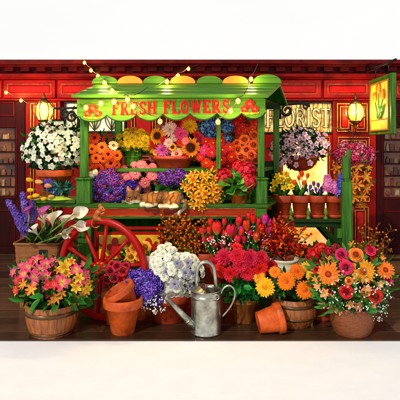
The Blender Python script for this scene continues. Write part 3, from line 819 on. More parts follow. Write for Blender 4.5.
def b_gerbera(c, cin, eye, ring=None, n=19, M0=None, mb=None, pt='round', w_=.23):
    mb = mb or MB(); M0 = M0 or Matrix()
    for lay, (L, nn, lf) in enumerate(((1.0, n, .10), (.82, n - 2, .24), (.52, n - 5, .42))):
        for k in range(nn):
            a = 2 * PI * (k + .5 * lay) / nn + rnd.uniform(-.06, .06)
            cc = jit(c, .1)
            petal(mb, M0 @ RZ(a) @ T(.14, 0, .02 * lay), L * rnd.uniform(.9, 1.02) - .14, w_ * (1, .95, .8)[lay], cin, cc, lf, -.16 + rnd.uniform(-.05, .03), .12, pt, 4)
    mb.col = ring or tuple(x * .6 for x in eye); mb.ball((0, 0, .06), .26, 14, 6, (1, 1, .5), M0)
    mb.col = eye; mb.ball((0, 0, .13), .17, 12, 6, (1, 1, .5), M0)
    for k in range(16):
        a = 2 * PI * k / 16; mb.col = jit(ring or eye, .3); mb.ball((.22 * math.cos(a), .22 * math.sin(a), .13), .04, 5, 4, (1, 1, 1), M0)
    return mb
def b_sunflower(c=C('#f7a510'), cin=C('#d9540a')):
    mb = MB()
    for lay, (L, nn, lf) in enumerate(((1.0, 19, .0), (.9, 17, .2))):
        for k in range(nn):
            a = 2 * PI * (k + .5 * lay) / nn + rnd.uniform(-.08, .08)
            petal(mb, RZ(a) @ T(.36, 0, .02 * lay), (L * rnd.uniform(.9, 1.05)) - .36, .26, cin, jit(lerp(c, C('#ffd02a'), rnd.random() * .6), .06), lf, -.15, .15, 'point', 4)
    mb.col = C('#5a2a0c'); mb.ball((0, 0, .02), .44, 18, 6, (1, 1, .32))
    for r, nn, cc in ((.4, 26, C('#8a4a10')), (.31, 20, C('#4a220a')), (.2, 14, C('#2a1406')), (.1, 8, C('#4a2a10'))):
        for k in range(nn):
            a = 2 * PI * k / nn; mb.col = jit(cc, .25); mb.ball((r * math.cos(a), r * math.sin(a), .1 + .06 * (1 - r)), .045, 5, 4)
    return mb
def b_dahlia(c, tipc=None, eye=None, ragged=.04, layers=((1.0, 15, .06), (.92, 14, .3), (.78, 13, .58), (.6, 11, .9), (.4, 8, 1.3), (.22, 5, 1.9)), w_=.34, tip='round'):
    mb = MB(); tipc = tipc or c
    for lay, (L, nn, lf) in enumerate(layers):
        for k in range(nn):
            a = 2 * PI * (k + .5 * lay) / nn + rnd.uniform(-.1, .1)
            ang = math.atan(lf)
            petal(mb, RZ(a) @ T(.05, 0, .02 + lay * .055) @ RY(-ang * .8), L * rnd.uniform(.88, 1.06), w_, tuple(x * .75 for x in c), jit(tipc, .12), .05, -.16, .22, tip, 3, None, ragged)
    if eye: mb.col = eye; mb.ball((0, 0, .2), .2, 10, 6, (1, 1, .6))
    return mb
def b_rose(c, inner=None, mb=None, M0=None):
    mb = mb or MB(); M0 = M0 or Matrix(); inner = inner or tuple(x * .62 for x in c)
    mb.col = tuple(x * .8 for x in inner); mb.ball((0, 0, .22), .2, 10, 6, (1, 1, 1.3), M0)
    for lay in range(6):
        nn = (3, 3, 4, 5, 6, 7)[lay]; r = (.10, .21, .31, .42, .52, .6)[lay]; ang = (108, 104, 97, 86, 62, 34)[lay]
        hgt = (.62, .66, .66, .62, .56, .5)[lay]
        for k in range(nn):
            a = 2 * PI * (k + .37 * lay) / nn + rnd.uniform(-.16, .16)
            cc = jit(lerp(inner, c, min(1, .25 + lay * .17)), .08)
            pr, pa, ph = rnd.uniform(.9, 1.1), rnd.uniform(-9, 9), rnd.uniform(.88, 1.1)      # petals wrap round: wide, cupped
            vs = []; cs = []; S_ = 4
            for i in range(S_ + 1):
                t = i / S_
                rr = r * pr + math.cos(R(ang + pa)) * hgt * t + (.10 * t ** 3 if lay > 2 else 0)
                zz = math.sin(R(ang + pa)) * hgt * ph * t - (.2 * t ** 3 if lay > 2 else 0) + .03 * (5 - lay)
                half = (1.32 * PI / nn) * (1 if t < .8 else .86)
                for j in range(5):
                    b_ = (j / 4 - .5) * 2 * half
                    dip = -.2 * (abs(j - 2) / 2) ** 2 * t + rnd.uniform(-.03, .03) * (t > .6)
                    vs.append((rr * math.cos(b_), rr * math.sin(b_), zz + dip)); cs.append(lerp(tuple(x * .8 for x in cc), cc, t) if i < S_ else tuple(min(1, x * 1.12 + .02) for x in cc))
            fs = [(i * 5 + j, i * 5 + j + 1, (i + 1) * 5 + j + 1, (i + 1) * 5 + j) for i in range(S_) for j in range(4)]
            mb.add(vs, fs, cs, M0 @ RZ(a) @ T(0, 0, -.25))
    return mb
def b_lily(c, throat, tipc, spots=None, n=6, w_=.42, rec=-.35, stam=C('#e8b030'), lf=.75):
    mb = MB()
    for k in range(n):
        a = 2 * PI * k / n + rnd.uniform(-.08, .08)
        petal(mb, RZ(a) @ T(.04, 0, 0), rnd.uniform(.92, 1.05), w_ * (1 if k % 2 else .8), throat, jit(tipc, .08), lf, rec + rnd.uniform(-.06, .06), .22, 'point', 5, c)
        if spots and k % 2 == 0:
            mb.col = spots
            for q in range(4): 
                rr = .3 + .09 * q; mb.ball((rr * math.cos(a) + rnd.uniform(-.03, .03), rr * math.sin(a) + rnd.uniform(-.03, .03), rr * lf + rec * rr * rr + .035), .025, 5, 4)
    for k in range(5):
        a = 2 * PI * k / 5 + .3; mb.col = C('#d8d890'); e_ = (math.cos(a) * .2, math.sin(a) * .2, .55)
        mb.tube([(0, 0, 0), e_], .015, 4); mb.col = stam; mb.ball(e_, .05, 6, 4, (1, 1, .6))
    return mb
def b_five(c, eye, n=5, edge=None, mb=None, M0=None, w_=.85, cup=.25, throat=None, segs=3):
    mb = mb or MB(); M0 = M0 or Matrix()
    for k in range(n):
        a = 2 * PI * k / n + rnd.uniform(-.1, .1)
        petal(mb, M0 @ RZ(a) @ T(.04, 0, 0), rnd.uniform(.9, 1.02), w_, throat or c, jit(edge or c, .07), cup, -cup * .8, .06, 'round', segs)
    mb.col = eye; mb.ball((0, 0, .06), .17, 7, 5, (1, 1, .8), M0)
    return mb
def b_ruffle(c, eye, edge):               # double petunia
    mb = MB()
    for lay, (L, nn, lf) in enumerate(((1.0, 7, .1), (.72, 6, .4), (.42, 5, .9))):
        for k in range(nn):
            a = 2 * PI * (k + .5 * lay) / nn
            petal(mb, RZ(a) @ T(.03, 0, .03 * lay), L, .85 * L, c if lay else c, jit(edge, .06), lf, -.2, .12, 'round', 4, None, .04)
    mb.col = eye; mb.ball((0, 0, .16), .13, 8, 5)
    return mb
def b_tulip(c, base, streak=None):
    mb = MB()                              # grows along +Z, length about 1.9, widest 0.62
    for lay in range(2):
        for k in range(3):
            a = 2 * PI * (k + .5 * lay) / 3 + rnd.uniform(-.1, .1)
            vs = []; cs = []; S_ = 7; cc = jit(c, .1)
            for i in range(S_ + 1):
                t = i / S_
                rr = (.60 - .05 * lay) * math.sin(PI * (t * .80 + .04)) ** .75
                half = 1.05 * (math.sin(PI * min(.97, t * .85 + .12)) ** .8) + .02
                for j in range(5):
                    b_ = (j / 4 - .5) * 2 * half
                    q = lerp(base, cc, min(1, t * 2.2))
                    if streak and abs(j - 2) < 1 : q = lerp(q, streak, .5 * t)
                    vs.append((rr * math.cos(b_), rr * math.sin(b_), t * 1.9 + .03 * abs(j - 2) * (0 if i < S_ else -1))); cs.append(q)
            fs = [(i * 5 + j, i * 5 + j + 1, (i + 1) * 5 + j + 1, (i + 1) * 5 + j) for i in range(S_) for j in range(4)]
            mb.add(vs, fs, cs, RZ(a))
    return mb
def b_calla(c, edge, gr=C('#b9c77a')):
    mb = MB(); vs = []; cs = []; NU, NV = 9, 14
    for i in range(NU + 1):
        t = i / NU
        for j in range(NV + 1):
            a = 2 * PI * j / NV * .93 + .2                 # open at one side, overlapping
            fl_ = t ** 2.2
            rr = .08 + .14 * t + .42 * fl_
            back = (1 + math.cos(a - PI - .2)) / 2            # 1 on the side with the pointed lip
            tip_ = back ** 3
            x = rr * math.cos(a) * (1 + .8 * fl_ * tip_); y_ = rr * math.sin(a)
            z = t * 1.25 + fl_ * (.42 * tip_ - .12 * (1 - back))
            vs.append((x, y_, z)); cs.append(lerp(gr, lerp(c, edge, max(0, t - .5) * 2), min(1, t * 2.4)))
    fs = [(i * (NV + 1) + j, i * (NV + 1) + j + 1, (i + 1) * (NV + 1) + j + 1, (i + 1) * (NV + 1) + j) for i in range(NU) for j in range(NV)]
    mb.add(vs, fs, cs)
    mb.col = C('#e6b025'); mb.tube([(0, 0, .3), (.01, 0, .8), (.0, 0, 1.15)], [.05, .055, .03], 7)
    return mb
def b_daffodil():
    mb = MB()
    for k in range(6):
        petal(mb, RZ(k * PI / 3), 1, .6, C('#f0c40c'), jit(C('#ffe02a'), .05), .1, -.12, .1, 'point', 4)
    mb.col = C('#f2b005'); mb.lathe([(.2, 0), (.25, .3), (.3, .5), (.4, .6), (.36, .58), (.26, .45), (.1, .1)], 14, None, False, lambda i, z: 1 + (.12 * (i % 2) if z > .5 else 0))
    return mb
def dome_pts(n, zmin=-.25):
    pts = []; g = PI * (3 - math.sqrt(5))
    for i in range(n):
        z = 1 - (1 - zmin) * (i + .5) / n; r = math.sqrt(max(0, 1 - z * z)); pts.append(Vector((r * math.cos(g * i), r * math.sin(g * i), z)))
    return pts
def b_cluster(cols, eye, n=34, fr=.26, npet=5, sq=.75, zmin=-.2, w_=.9):
    mb = MB()
    for d in dome_pts(n, zmin):
        d = (d + Vector((rnd.uniform(-.08, .08),) * 3)).normalized()
        M = Matrix.Translation(Vector((d.x, d.y, d.z * sq)) * rnd.uniform(.86, 1.02)) @ (d.to_track_quat('Z', 'Y').to_matrix().to_4x4()) @ RZ(rnd.random() * 6) @ Sc(fr * rnd.uniform(.85, 1.1))
        c = jit(rnd.choice(cols), .12)
        b_five(c, eye, npet, tuple(min(1, x * 1.1) for x in c), mb, M, w_, .2, None, 2)
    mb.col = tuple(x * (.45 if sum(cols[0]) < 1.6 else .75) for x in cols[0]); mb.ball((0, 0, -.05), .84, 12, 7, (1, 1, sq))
    return mb
def b_spike(cols, n=60, wide=.16, pet=.13, top=.25, rg=(.15, 1.0)):
    mb = MB(); g = PI * (3 - math.sqrt(5))
    for i in range(n):
        t = i / n; z = rg[0] + (rg[1] - rg[0]) * t; r = wide * (1 - (1 - top) * t)
        a = g * i; d = Vector((math.cos(a), math.sin(a), .35)).normalized()
        M = Matrix.Translation((r * math.cos(a), r * math.sin(a), z)) @ d.to_track_quat('Z', 'Y').to_matrix().to_4x4() @ Sc(pet * (1 - .4 * t) * rnd.uniform(.8, 1.2))
        b_five(jit(rnd.choice(cols), .15), cols[0], 5, None, mb, M, .7, .4, None, 2)
    mb.col = C('#5d7a3a'); mb.tube([(0, 0, -.05), (0, 0, .98)], [.02, .01], 5)
    return mb
def leaf_unit(mb, M, L, W, c, fold=.25, curl=-.25, tip='point'):
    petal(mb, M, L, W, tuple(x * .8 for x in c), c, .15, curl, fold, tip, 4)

BANK = {}
def bank(key, fn, nvar=3, m_=None):
    BANK[key] = [fn().mesh(key, m_ or PET) for _ in range(nvar)]
W_ = C('#f4f3e6')
bank('orange_gerbera', lambda: b_gerbera(C('#f2641c'), C('#d8390c'), C('#2a120a'), C('#5b2008')))
bank('cream_gerbera', lambda: b_gerbera(C('#f6ead0'), C('#f2c890'), C('#b58a1c'), C('#5b3808')), 2)
bank('pink_gerbera', lambda: b_gerbera(C('#ee5a74'), C('#f7b3b8'), C('#f1d8a0'), C('#c0243c')))
bank('red_gerbera', lambda: b_gerbera(C('#d81410'), C('#b00808'), C('#f2a618'), C('#c8500c'), 16))
bank('magenta_gerbera', lambda: b_gerbera(C('#e02a78'), C('#c01050'), C('#f0b060'), C('#b01850'), 15), 2)
bank('yellow_gerbera', lambda: b_gerbera(C('#f8b81a'), C('#f29510'), C('#d88a10'), C('#e89a18'), 21, pt='round', w_=.26))
bank('bright_orange_gerbera', lambda: b_gerbera(C('#f57f10'), C('#e85a08'), C('#c85008'), C('#e86a10'), 21, w_=.26))
bank('lemon_gerbera', lambda: b_gerbera(C('#f9d23c'), C('#f4b020'), C('#e0a018'), C('#e8b028'), 19, w_=.26), 2)
bank('peach_daisy', lambda: b_gerbera(C('#f4c3a4'), C('#e89a78'), C('#c85830'), C('#a84020'), 15, w_=.28), 2)
bank('golden_gerbera', lambda: b_gerbera(C('#f9bc28'), C('#e86a10'), C('#a8500c'), C('#d8741a'), 22, pt='point', w_=.26), 2)
bank('burnt_orange_gerbera', lambda: b_gerbera(C('#f08428'), C('#d8480c'), C('#c03a08'), C('#8a2c08'), 20, w_=.22), 2)
bank('sunflower', b_sunflower, 2)
bank('yellow_mum', lambda: b_dahlia(C('#f2b60c'), C('#fcdc2c'), C('#b8780c'), .05, ((1, 13, .1), (.8, 11, .45), (.5, 8, .9)), .42))
bank('magenta_dahlia', lambda: b_dahlia(C('#c01868'), C('#e04890')), 2)
bank('purple_dahlia', lambda: b_dahlia(C('#a8207c'), C('#d058a8')), 2)
bank('pale_pink_dahlia', lambda: b_dahlia(C('#e89aa4'), C('#f8d8d4')), 2)
bank('yellow_dahlia', lambda: b_dahlia(C('#f09a10'), C('#fcc624')), 2)
bank('red_dahlia', lambda: b_dahlia(C('#c80c1c'), C('#e0202c')), 2)
bank('crimson_carnation', lambda: b_dahlia(C('#c40a20'), C('#e01c34'), None, .10, w_=.36, tip='flat'), 4)
bank('orange_rose', lambda: b_rose(C('#f0602c'), C('#c8300c')))
bank('gold_rose', lambda: b_rose(C('#f0a030'), C('#c86a10')))
bank('red_rose', lambda: b_rose(C('#dc2418'), C('#a00c08')), 2)
bank('small_red_rose', lambda: b_rose(C('#cc1c34'), C('#8c0c1c')), 3)
bank('magenta_rose', lambda: b_rose(C('#d8185c'), C('#a00c40')), 2)
bank('peach_rose', lambda: b_rose(C('#f0782c'), C('#d04010')), 2)
bank('golden_lily', lambda: b_lily(C('#f6a010'), C('#b8300a'), C('#fcd048'), C('#7a1c08')), 4)
bank('tiger_lily', lambda: b_lily(C('#f0801a'), C('#f8c83c'), C('#f8a02c'), C('#a02c08'), w_=.4), 3)
bank('pink_alstroemeria', lambda: b_lily(C('#e82c74'), C('#f6d070'), C('#f05890'), C('#7a1030'), w_=.62, lf=.5, rec=-.25), 4)
bank('crimson_alstroemeria', lambda: b_lily(C('#d81438'), C('#e86048'), C('#e83050'), None, w_=.6, lf=.5, rec=-.25), 2)
bank('yellow_alstroemeria', lambda: b_lily(C('#f8c824'), C('#e8a018'), C('#fce060'), C('#a8500c'), w_=.55, lf=.6, rec=-.25), 3)
bank('orange_alstroemeria', lambda: b_lily(C('#f08418'), C('#f8d060'), C('#f8a850'), C('#a83c08'), w_=.46, lf=.8, rec=-.2), 4)
bank('peach_alstroemeria', lambda: b_lily(C('#f2945c'), C('#f6dc8c'), C('#f4b488'), C('#a02c18'), w_=.6, lf=.85, rec=-.25), 3)
bank('white_blossom', lambda: b_five(C('#f7f7ee'), C('#c8c860'), 5, None, throat=C('#dfe8b8')), 4)
bank('white_petunia', lambda: b_ruffle(C('#e8ecc8'), C('#b8c058'), C('#f8f7f0')), 3)
bank('lilac_petunia', lambda: b_ruffle(C('#6f7086'), C('#45466a'), C('#b9b9cc')), 2)
bank('pink_white_blossom', lambda: b_five(C('#f6ccd8'), C('#c8205c'), 5, C('#fcf0f0'), throat=C('#e87aa4')), 3)
bank('red_blossom', lambda: b_five(C('#cc1010'), C('#f0b020'), 6, C('#e01a14'), w_=.7), 3)
bank('red_tulip', lambda: b_tulip(C('#e01c30'), C('#b8a040'), C('#f05060')), 3)
bank('scarlet_tulip', lambda: b_tulip(C('#dc2c10'), C('#e0a020'), C('#f06a20')), 3)
bank('magenta_tulip', lambda: b_tulip(C('#c81888'), C('#e0a0b0'), C('#e050b0')), 2)
bank('yellow_tulip', lambda: b_tulip(C('#f0c018'), C('#d0c040'), C('#f09020')), 3)
bank('peach_tulip', lambda: b_tulip(C('#f0a060'), C('#d0c060'), C('#f07840')), 2)
bank('purple_crocus', lambda: b_tulip(C('#5c2c98'), C('#9080b0'), C('#8050c0')), 3)
bank('white_calla', lambda: b_calla(C('#f2eed6'), C('#fbf8ea')), 3)
bank('magenta_calla', lambda: b_calla(C('#c878b8'), C('#b03090'), C('#d8c0a0')), 2)
bank('daffodil', b_daffodil, 3)
bank('blue_hydrangea', lambda: b_cluster([C('#3c6cc8'), C('#5a9ae0'), C('#4854b8'), C('#7ab8ea')], C('#d0d8f0'), 46, .25, 4), 3)
bank('red_geranium', lambda: b_cluster([C('#d0101c'), C('#e02830'), C('#b80c18')], C('#e86070'), 40, .27, 5), 3)
bank('magenta_geranium', lambda: b_cluster([C('#b81450'), C('#d8306c'), C('#c82048')], C('#f0a0b0'), 36, .27, 5), 2)
bank('pink_geranium', lambda: b_cluster([C('#d83050'), C('#e87088'), C('#f0b0b8'), C('#c82038')], C('#f4d8d0'), 30, .28, 5), 3)
bank('purple_violet', lambda: b_cluster([C('#7030a8'), C('#8848c0'), C('#5c2490')], C('#f0d040'), 20, .36, 5, .6), 3)
bank('lobelia', lambda: b_cluster([C('#5a30b0'), C('#7048c8'), C('#4824a0'), C('#8a6ad8')], C('#f0ecf8'), 26, .3, 5, .8), 4)
bank('indigo_cluster', lambda: b_cluster([C('#3c1c98'), C('#4c2cb0'), C('#2c1480')], C('#6a4ac8'), 30, .28, 5, .8), 3)
bank('mixed_lobelia', lambda: b_cluster([C('#3c3cb8'), C('#5858d0'), C('#a01850'), C('#c02060'), C('#7028a0')], C('#e8e0f0'), 26, .3, 5, .8), 4)
bank('lavender_spike', lambda: b_spike([C('#6a50b8'), C('#8a70d0'), C('#5a40a0')], 70, .13, .13))
bank('pink_hyacinth', lambda: b_spike([C('#d868b0'), C('#e890c8'), C('#c04898')], 60, .24, .2, .55, (.3, 1)), 2)
bank('blue_hyacinth', lambda: b_spike([C('#4850c0'), C('#6a70d8'), C('#3838a0')], 60, .24, .2, .55, (.3, 1)), 2)
bank('white_stock', lambda: b_cluster([C('#f0ead8'), C('#f8f4e8'), C('#e8d8b8')], C('#d0c060'), 22, .33, 5), 2)

# ------------------------------------------------------------------ arrangements
VIEW = Vector((0, -1, 0))
def orient(n_, roll=None):
    q = n_.normalized().to_track_quat('Z', 'Y').to_matrix().to_4x4()
    return q @ RZ(rnd.random() * 2 * PI if roll is None else roll)
def put(key, parent, pos, n_, s, name=None, roll=None):
    me = rnd.choice(BANK[key])
    return link(name or key, me, parent, Matrix.Translation(pos) @ orient(n_, roll) @ Sc(s))
def ell_pt(E, x, y, bulge=1.0):
    cx, cy, rx, ry, D, dep = E
    u, v = (x - cx) / rx, (y - cy) / ry; q = u * u + v * v
    wq = math.sqrt(1 - q) if q < 1 else 0
    n_ = Vector((u * .9, -max(.15, wq), -v * .9 + .15))
    return P(x, y, D - dep * wq * bulge), n_.normalized()
def heads(parent, E, key, lst, face=.55, name=None):
    for it in lst:
        x, y, r = it[:3]
        p, n_ = ell_pt(E, x, y, rnd.uniform(.82, 1.06))
        to = (Vector((0, 0, H)) - p).normalized()
        nn = (n_ * (1 - face) + to * face + Vector((rnd.uniform(-.14, .14), 0, rnd.uniform(-.14, .14))))
        put(key, parent, p, nn, r * p.y / F, name)
def lump(u, v, sd):
    return 1 + .30 * noise.noise(Vector((u * 1.7 + sd, v * 1.7, sd * .37)))
def spread(E, n, back=.25, vmax=.8, mind=None):
    """blue-noise points over the front (and some over the back) of an ellipsoid -> (pos, normal)"""
    cx, cy, rx, ry, D, dep = E; outp = []; uv = []
    md = mind or 1.55 / math.sqrt(n); tries = 0
    while len(uv) < n and tries < 6000:
        tries += 1
        a = rnd.random() * 2 * PI; r = math.sqrt(rnd.random()) * .97; u, v = r * math.cos(a), r * math.sin(a)
        if v > vmax: continue
        if all((u - p[0]) ** 2 + (v - p[1]) ** 2 > md * md for p in uv): uv.append((u, v))
        if tries % 900 == 0: md *= .9
    sd = rnd.uniform(0, 50)
    for (u, v) in uv:
        f_ = lump(u, v, sd) * rnd.uniform(.93, 1.08) if u * u + v * v > .3 else 1
        x, y = cx + rx * u, cy + ry * v
        p, n_ = ell_pt(E, x, y, rnd.uniform(.72, 1.0) * lump(v, u, sd + 9))
        p = p + Vector(((x - cx) * (f_ - 1) * D / F, 0, -(y - cy) * (f_ - 1) * D / F)); outp.append((p, n_))
    for k in range(int(n * back)):
        a = rnd.random() * PI; r = math.sqrt(rnd.random()) * .9; u, v = r * math.cos(a), -r * math.sin(a) * .9
        wq = math.sqrt(1 - u * u - v * v); p = P(cx + rx * u, cy + ry * v, D + dep * wq * .8)
        outp.append((p, Vector((u, wq, -v + .2)).normalized()))
    return outp
def scatter(parent, E, key, n, r, back=.25, vmax=.8, face=.3, name=None, pts=None):
    keys = key if isinstance(key, (list, tuple)) else [key]
    for (p, n_) in (pts or spread(E, n, back, vmax)):
        to = (Vector((0, 0, H)) - p).normalized() if n_.y < 0.1 else Vector((0, 0, .3))
        nn = n_ * (1 - face) + to * face + Vector((rnd.uniform(-.25, .25), rnd.uniform(-.1, .1), rnd.uniform(-.2, .25)))
        k = rnd.choice(keys)
        put(k, parent, p, nn, r * rnd.uniform(.82, 1.15) * p.y / F, name)
LG = [C('#2f6a1c'), C('#1f4d14'), C('#47862a'), C('#173c12')]
def foliage(parent, E, n, size, cols=LG, wl=.45, inner=.55, name='foliage', vmax=1.0, tip='point'):
    cx, cy, rx, ry, D, dep = E; mb = MB()
    for k in range(int(n * 1.9)):
        while True:
            u, v, w_ = rnd.uniform(-1, 1), rnd.uniform(-1, 1), rnd.uniform(-1, 1); q = math.sqrt(u * u + v * v + w_ * w_)
            if inner < q < 1 and v < vmax: break
        f_ = (1.0 if k % 4 else 1.13) if w_ > -.4 else .90; p = P(cx + rx * u * f_, cy + ry * v * f_, D + dep * w_ * .9)
        n_ = Vector((u, w_, -v * .8 + .1)).normalized() + Vector((rnd.uniform(-.7, .7), rnd.uniform(-.7, .7), rnd.uniform(-.6, .5)))
        d = n_.normalized()
        # leaf lies along d with its face turned outward
        side = d.cross(Vector((u, w_, -v + .3)).normalized())
        side = side.normalized() if side.length > .05 else d.orthogonal().normalized()
        up = side.cross(d) * -1
        if up.y > 0 and w_ < 0: up = -up; side = -side
        M = Matrix(((d.x, side.x, up.x, p.x), (d.y, side.y, up.y, p.y), (d.z, side.z, up.z, p.z), (0, 0, 0, 1)))
        L = size * rnd.uniform(.7, 1.3) * p.y / F
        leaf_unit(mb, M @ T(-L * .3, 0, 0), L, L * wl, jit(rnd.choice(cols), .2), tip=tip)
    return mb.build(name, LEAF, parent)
def blades(parent, base, tips, wpx, cols=LG, name='leaf_blades'):
    mb = MB()
    for tip in tips:
        b = base + Vector((rnd.uniform(-.03, .03), rnd.uniform(-.02, .02), 0)); d = tip - b; L = d.length
        c = jit(rnd.choice(cols), .2); side = d.cross(VIEW).normalized(); vs = []; cs = []; S_ = 6
        bow = Vector((rnd.uniform(-.1, .1) * L, rnd.uniform(-.1, .1) * L, 0))
        for i in range(S_ + 1):
            t = i / S_; p = b + d * t + bow * math.sin(PI * t); wd = wpx * base.y / F * (.35 + .65 * math.sin(PI * min(1, t * .8 + .2))) * (1 if t < .7 else max(.03, (1 - t) / .3)); 
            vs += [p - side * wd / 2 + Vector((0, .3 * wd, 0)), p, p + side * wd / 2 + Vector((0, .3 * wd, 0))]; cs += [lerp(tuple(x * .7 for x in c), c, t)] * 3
        fs = []
        for i in range(S_): a = i * 3; fs += [(a, a + 3, a + 4, a + 1), (a + 1, a + 4, a + 5, a + 2)]
        mb.add(vs, fs, cs)
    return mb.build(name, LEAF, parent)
def stems(parent, pairs, r=.004, c=C('#3d6b22'), name='stems'):
    mb = MB(); mb.col = c
    for a, bq in pairs:
        mid = (a + bq) / 2 + Vector((rnd.uniform(-.02, .02), rnd.uniform(-.02, .02), 0))
        mb.tube([a, mid, bq], r, 5)
    return mb.build(name, LEAF, parent)
def sprigs(parent, E, n, r=.8, c=C('#f4f2ea'), stemc=C('#7a8a5a'), name='babys_breath', lo=.9, hi=1.15, vmax=1):
    cx, cy, rx, ry, D, dep = E; mb = MB()
    for k in range(n):
        a = rnd.random() * 2 * PI; q = math.sqrt(rnd.random()); u, v = q * math.cos(a), q * math.sin(a)
        if v > vmax: v = -v
        p, n_ = ell_pt(E, cx + rx * u, cy + ry * v, rnd.uniform(lo, hi)); p = p + Vector((0, -.02, 0))
        mb.col = jit(c, .08); s = r * p.y / F * rnd.uniform(.7, 1.3)
        for j in range(3): mb.ball(p + Vector((rnd.uniform(-s, s), rnd.uniform(-s, s), rnd.uniform(-s, s))) * .7, s * .7, 6, 4)
        if k % 2 == 0:
            mb.col = stemc; mb.tube([p, p - n_ * .05 + Vector((0, .02, -.03))], .0012, 3)
    o = mb.build(name, PET, parent); o['kind'] = 'stuff'
    return o
def berries(parent, root, tips, c, sc_=1.0, nb=10, leafc=None, rb=.009, name='berry_twigs'):
    mb = MB(); bm_ = MB()
    for tip in tips:
        mb.col = jit(C('#6a3a18'), .2); d = tip - root
        pts = [root + d * t + Vector((rnd.uniform(-.03, .03), rnd.uniform(-.03, .03), rnd.uniform(-.01, .01))) * (1 if 0 < t < 1 else 0) for t in (0, .3, .6, .85, 1)]
        mb.tube(pts, [.005, .0045, .0035, .003, .002], 5)
        for k in range(nb):
            t = rnd.uniform(.35, 1); i = min(3, int(t * 4)); p = pts[i].lerp(pts[i + 1], rnd.random()); q = p + Vector((rnd.uniform(-1, 1), rnd.uniform(-1, 1), rnd.uniform(-.4, 1))) * .055 * sc_
            mb.tube([p, q], .0016, 4); bm_.col = jit(c, .25); bm_.ball(q, rb * rnd.uniform(.75, 1.2), 8, 6)
            if leafc and rnd.random() < .6:
                dd = Vector((rnd.uniform(-1, 1), rnd.uniform(-1, .3), rnd.uniform(-.5, .8))).normalized()
                bm_.col = (0, 0, 0); leaf_unit(bm_, Matrix.Translation(p) @ dd.to_track_quat('X', 'Z').to_matrix().to_4x4(), .06 * sc_, .022 * sc_, jit(rnd.choice(leafc), .2))
    mb.build(name, COLM, parent); o = bm_.build('berries', PET, parent); o['kind'] = 'stuff'

# containers, all in world coordinates
def c_pot(parent, c, rt, rb, h, rimh=None, m_=TERRA, name='pot', soil=True, M=None, saucer=False):
    rimh = rimh or h * .22; M = M if M is not None else Matrix.Translation(c); t = rt * .09
    z0 = 0
    if saucer: z0 = h * .06
    ri = rt * .90
    k = (ri - rb) / h
    prof = [(rb * .96, z0), (rb, z0 + .006), (ri - k * rimh * .6, h - rimh), (rt - .004, h - rimh + .001), (rt, h - rimh + .006), (rt * 1.01, h - .008), (rt * .985, h), (rt * .88, h), (rt * .86, h - .012), (rt * .80, h * .82)]
    mb = MB(); mb.lathe(prof, 40, M, cap=False); mb.lathe([(.001, z0), (rb * .96, z0)], 40, M, cap=False)
    if not soil: mb.lathe([(rt * .8, h * .82), (rb * .85, z0 + .02), (.001, z0 + .02)], 40, M, cap=False)
    p = mb.build(name, m_, parent)
    if soil:
        mb = MB(); mb.lathe([(rt * .84, h * .86), (rt * .5, h * .9), (.001, h * .91)], 24, M, cap=False); mb.build('soil', SOIL, p)
    if saucer:
        mb = MB(); mb.lathe([(.001, 0), (rt * .95, 0), (rt * 1.06, h * .15), (rt * 1.02, h * .16), (rt * .92, h * .05), (.001, h * .05)], 36, M, cap=False); mb.build('saucer', m_, p)
    return p
def c_barrel(parent, c, rt, rm, rb, h, bands, m_=BARREL):
    M = Matrix.Translation(c)
    prof = []
    for i in range(11):
        t = i / 10; r = rb + (rt - rb) * t + (rm - (rb + rt) / 2) * 4 * t * (1 - t); prof.append((r, h * t))
    prof += [(rt * .93, h), (rt * .92, h * .85)]
    mb = MB(); mb.lathe(prof, 72, M, cap=False, mod=lambda i, z: .985 if i % 4 == 0 else 1.0); p = mb.build('barrel', m_, parent, False)
    mb = MB(); mb.lathe([(rt * .94, h * .87), (.001, h * .92)], 24, M, cap=False); mb.build('soil', SOIL, p)
    for (t, wd) in bands:
        def rr(tt): return rb + (rt - rb) * tt + (rm - (rb + rt) / 2) * 4 * tt * (1 - tt)
        t0, t1 = t - wd / 2, t + wd / 2
        mb = MB(); mb.lathe([(rr(t0), h * t0), (rr(t0) * 1.015 + .002, h * t0), (rr(t1) * 1.015 + .002, h * t1), (rr(t1), h * t1)], 48, M, cap=False); mb.build('hoop', HOOP, p)
    return p
def c_basket(parent, c, rt, rb, h, m_=WICK, belly=.06, sqx=1.0):
    M = Matrix.Translation(c) @ Matrix.Diagonal((sqx, 1, 1, 1)); n_ = 60; rows = 16
    mb = MB(); vs = []; fs = []
    for k in range(rows * 2 + 1):
        t = k / (rows * 2); z = h * t; r = rb + (rt - rb) * t + belly * rt * 4 * t * (1 - t)
        for i in range(n_):
            a = 2 * PI * i / n_; wv_ = .012 * math.cos(i * PI / 2 + (k // 2) * PI) * (1 if k % 2 else .1)
            vs.append((r * (1 + wv_) * math.cos(a), r * (1 + wv_) * math.sin(a), z))
    for k in range(rows * 2):
        for i in range(n_): j = (i + 1) % n_; fs.append((k * n_ + i, k * n_ + j, (k + 1) * n_ + j, (k + 1) * n_ + i))
    mb.add(vs, fs, None, M); p = mb.build('basket', m_, parent)
    mb = MB(); N = 60
    for ph in (0, PI):
        mb.tube([M @ Vector(((rt + .006 * math.cos(i * 1.6 + ph)) * math.cos(2 * PI * i / N), (rt + .006 * math.cos(i * 1.6 + ph)) * math.sin(2 * PI * i / N), h + .007 * math.sin(i * 1.6 + ph))) for i in range(N + 1)], .009, 6, cap=False)
    mb.build('rim', m_, p)
    mb = MB(); mb.lathe([(rt * .97, h * .88), (.001, h * .9)], 24, M, cap=False); mb.build('soil', SOIL, p)
    return p
def floor_at(px, D): return Vector(((px - 200) * D / F, D, 0))
def on(px, D, z): return Vector(((px - 200) * D / F, D, z))
PL = 'flowers displayed on and around the cart'

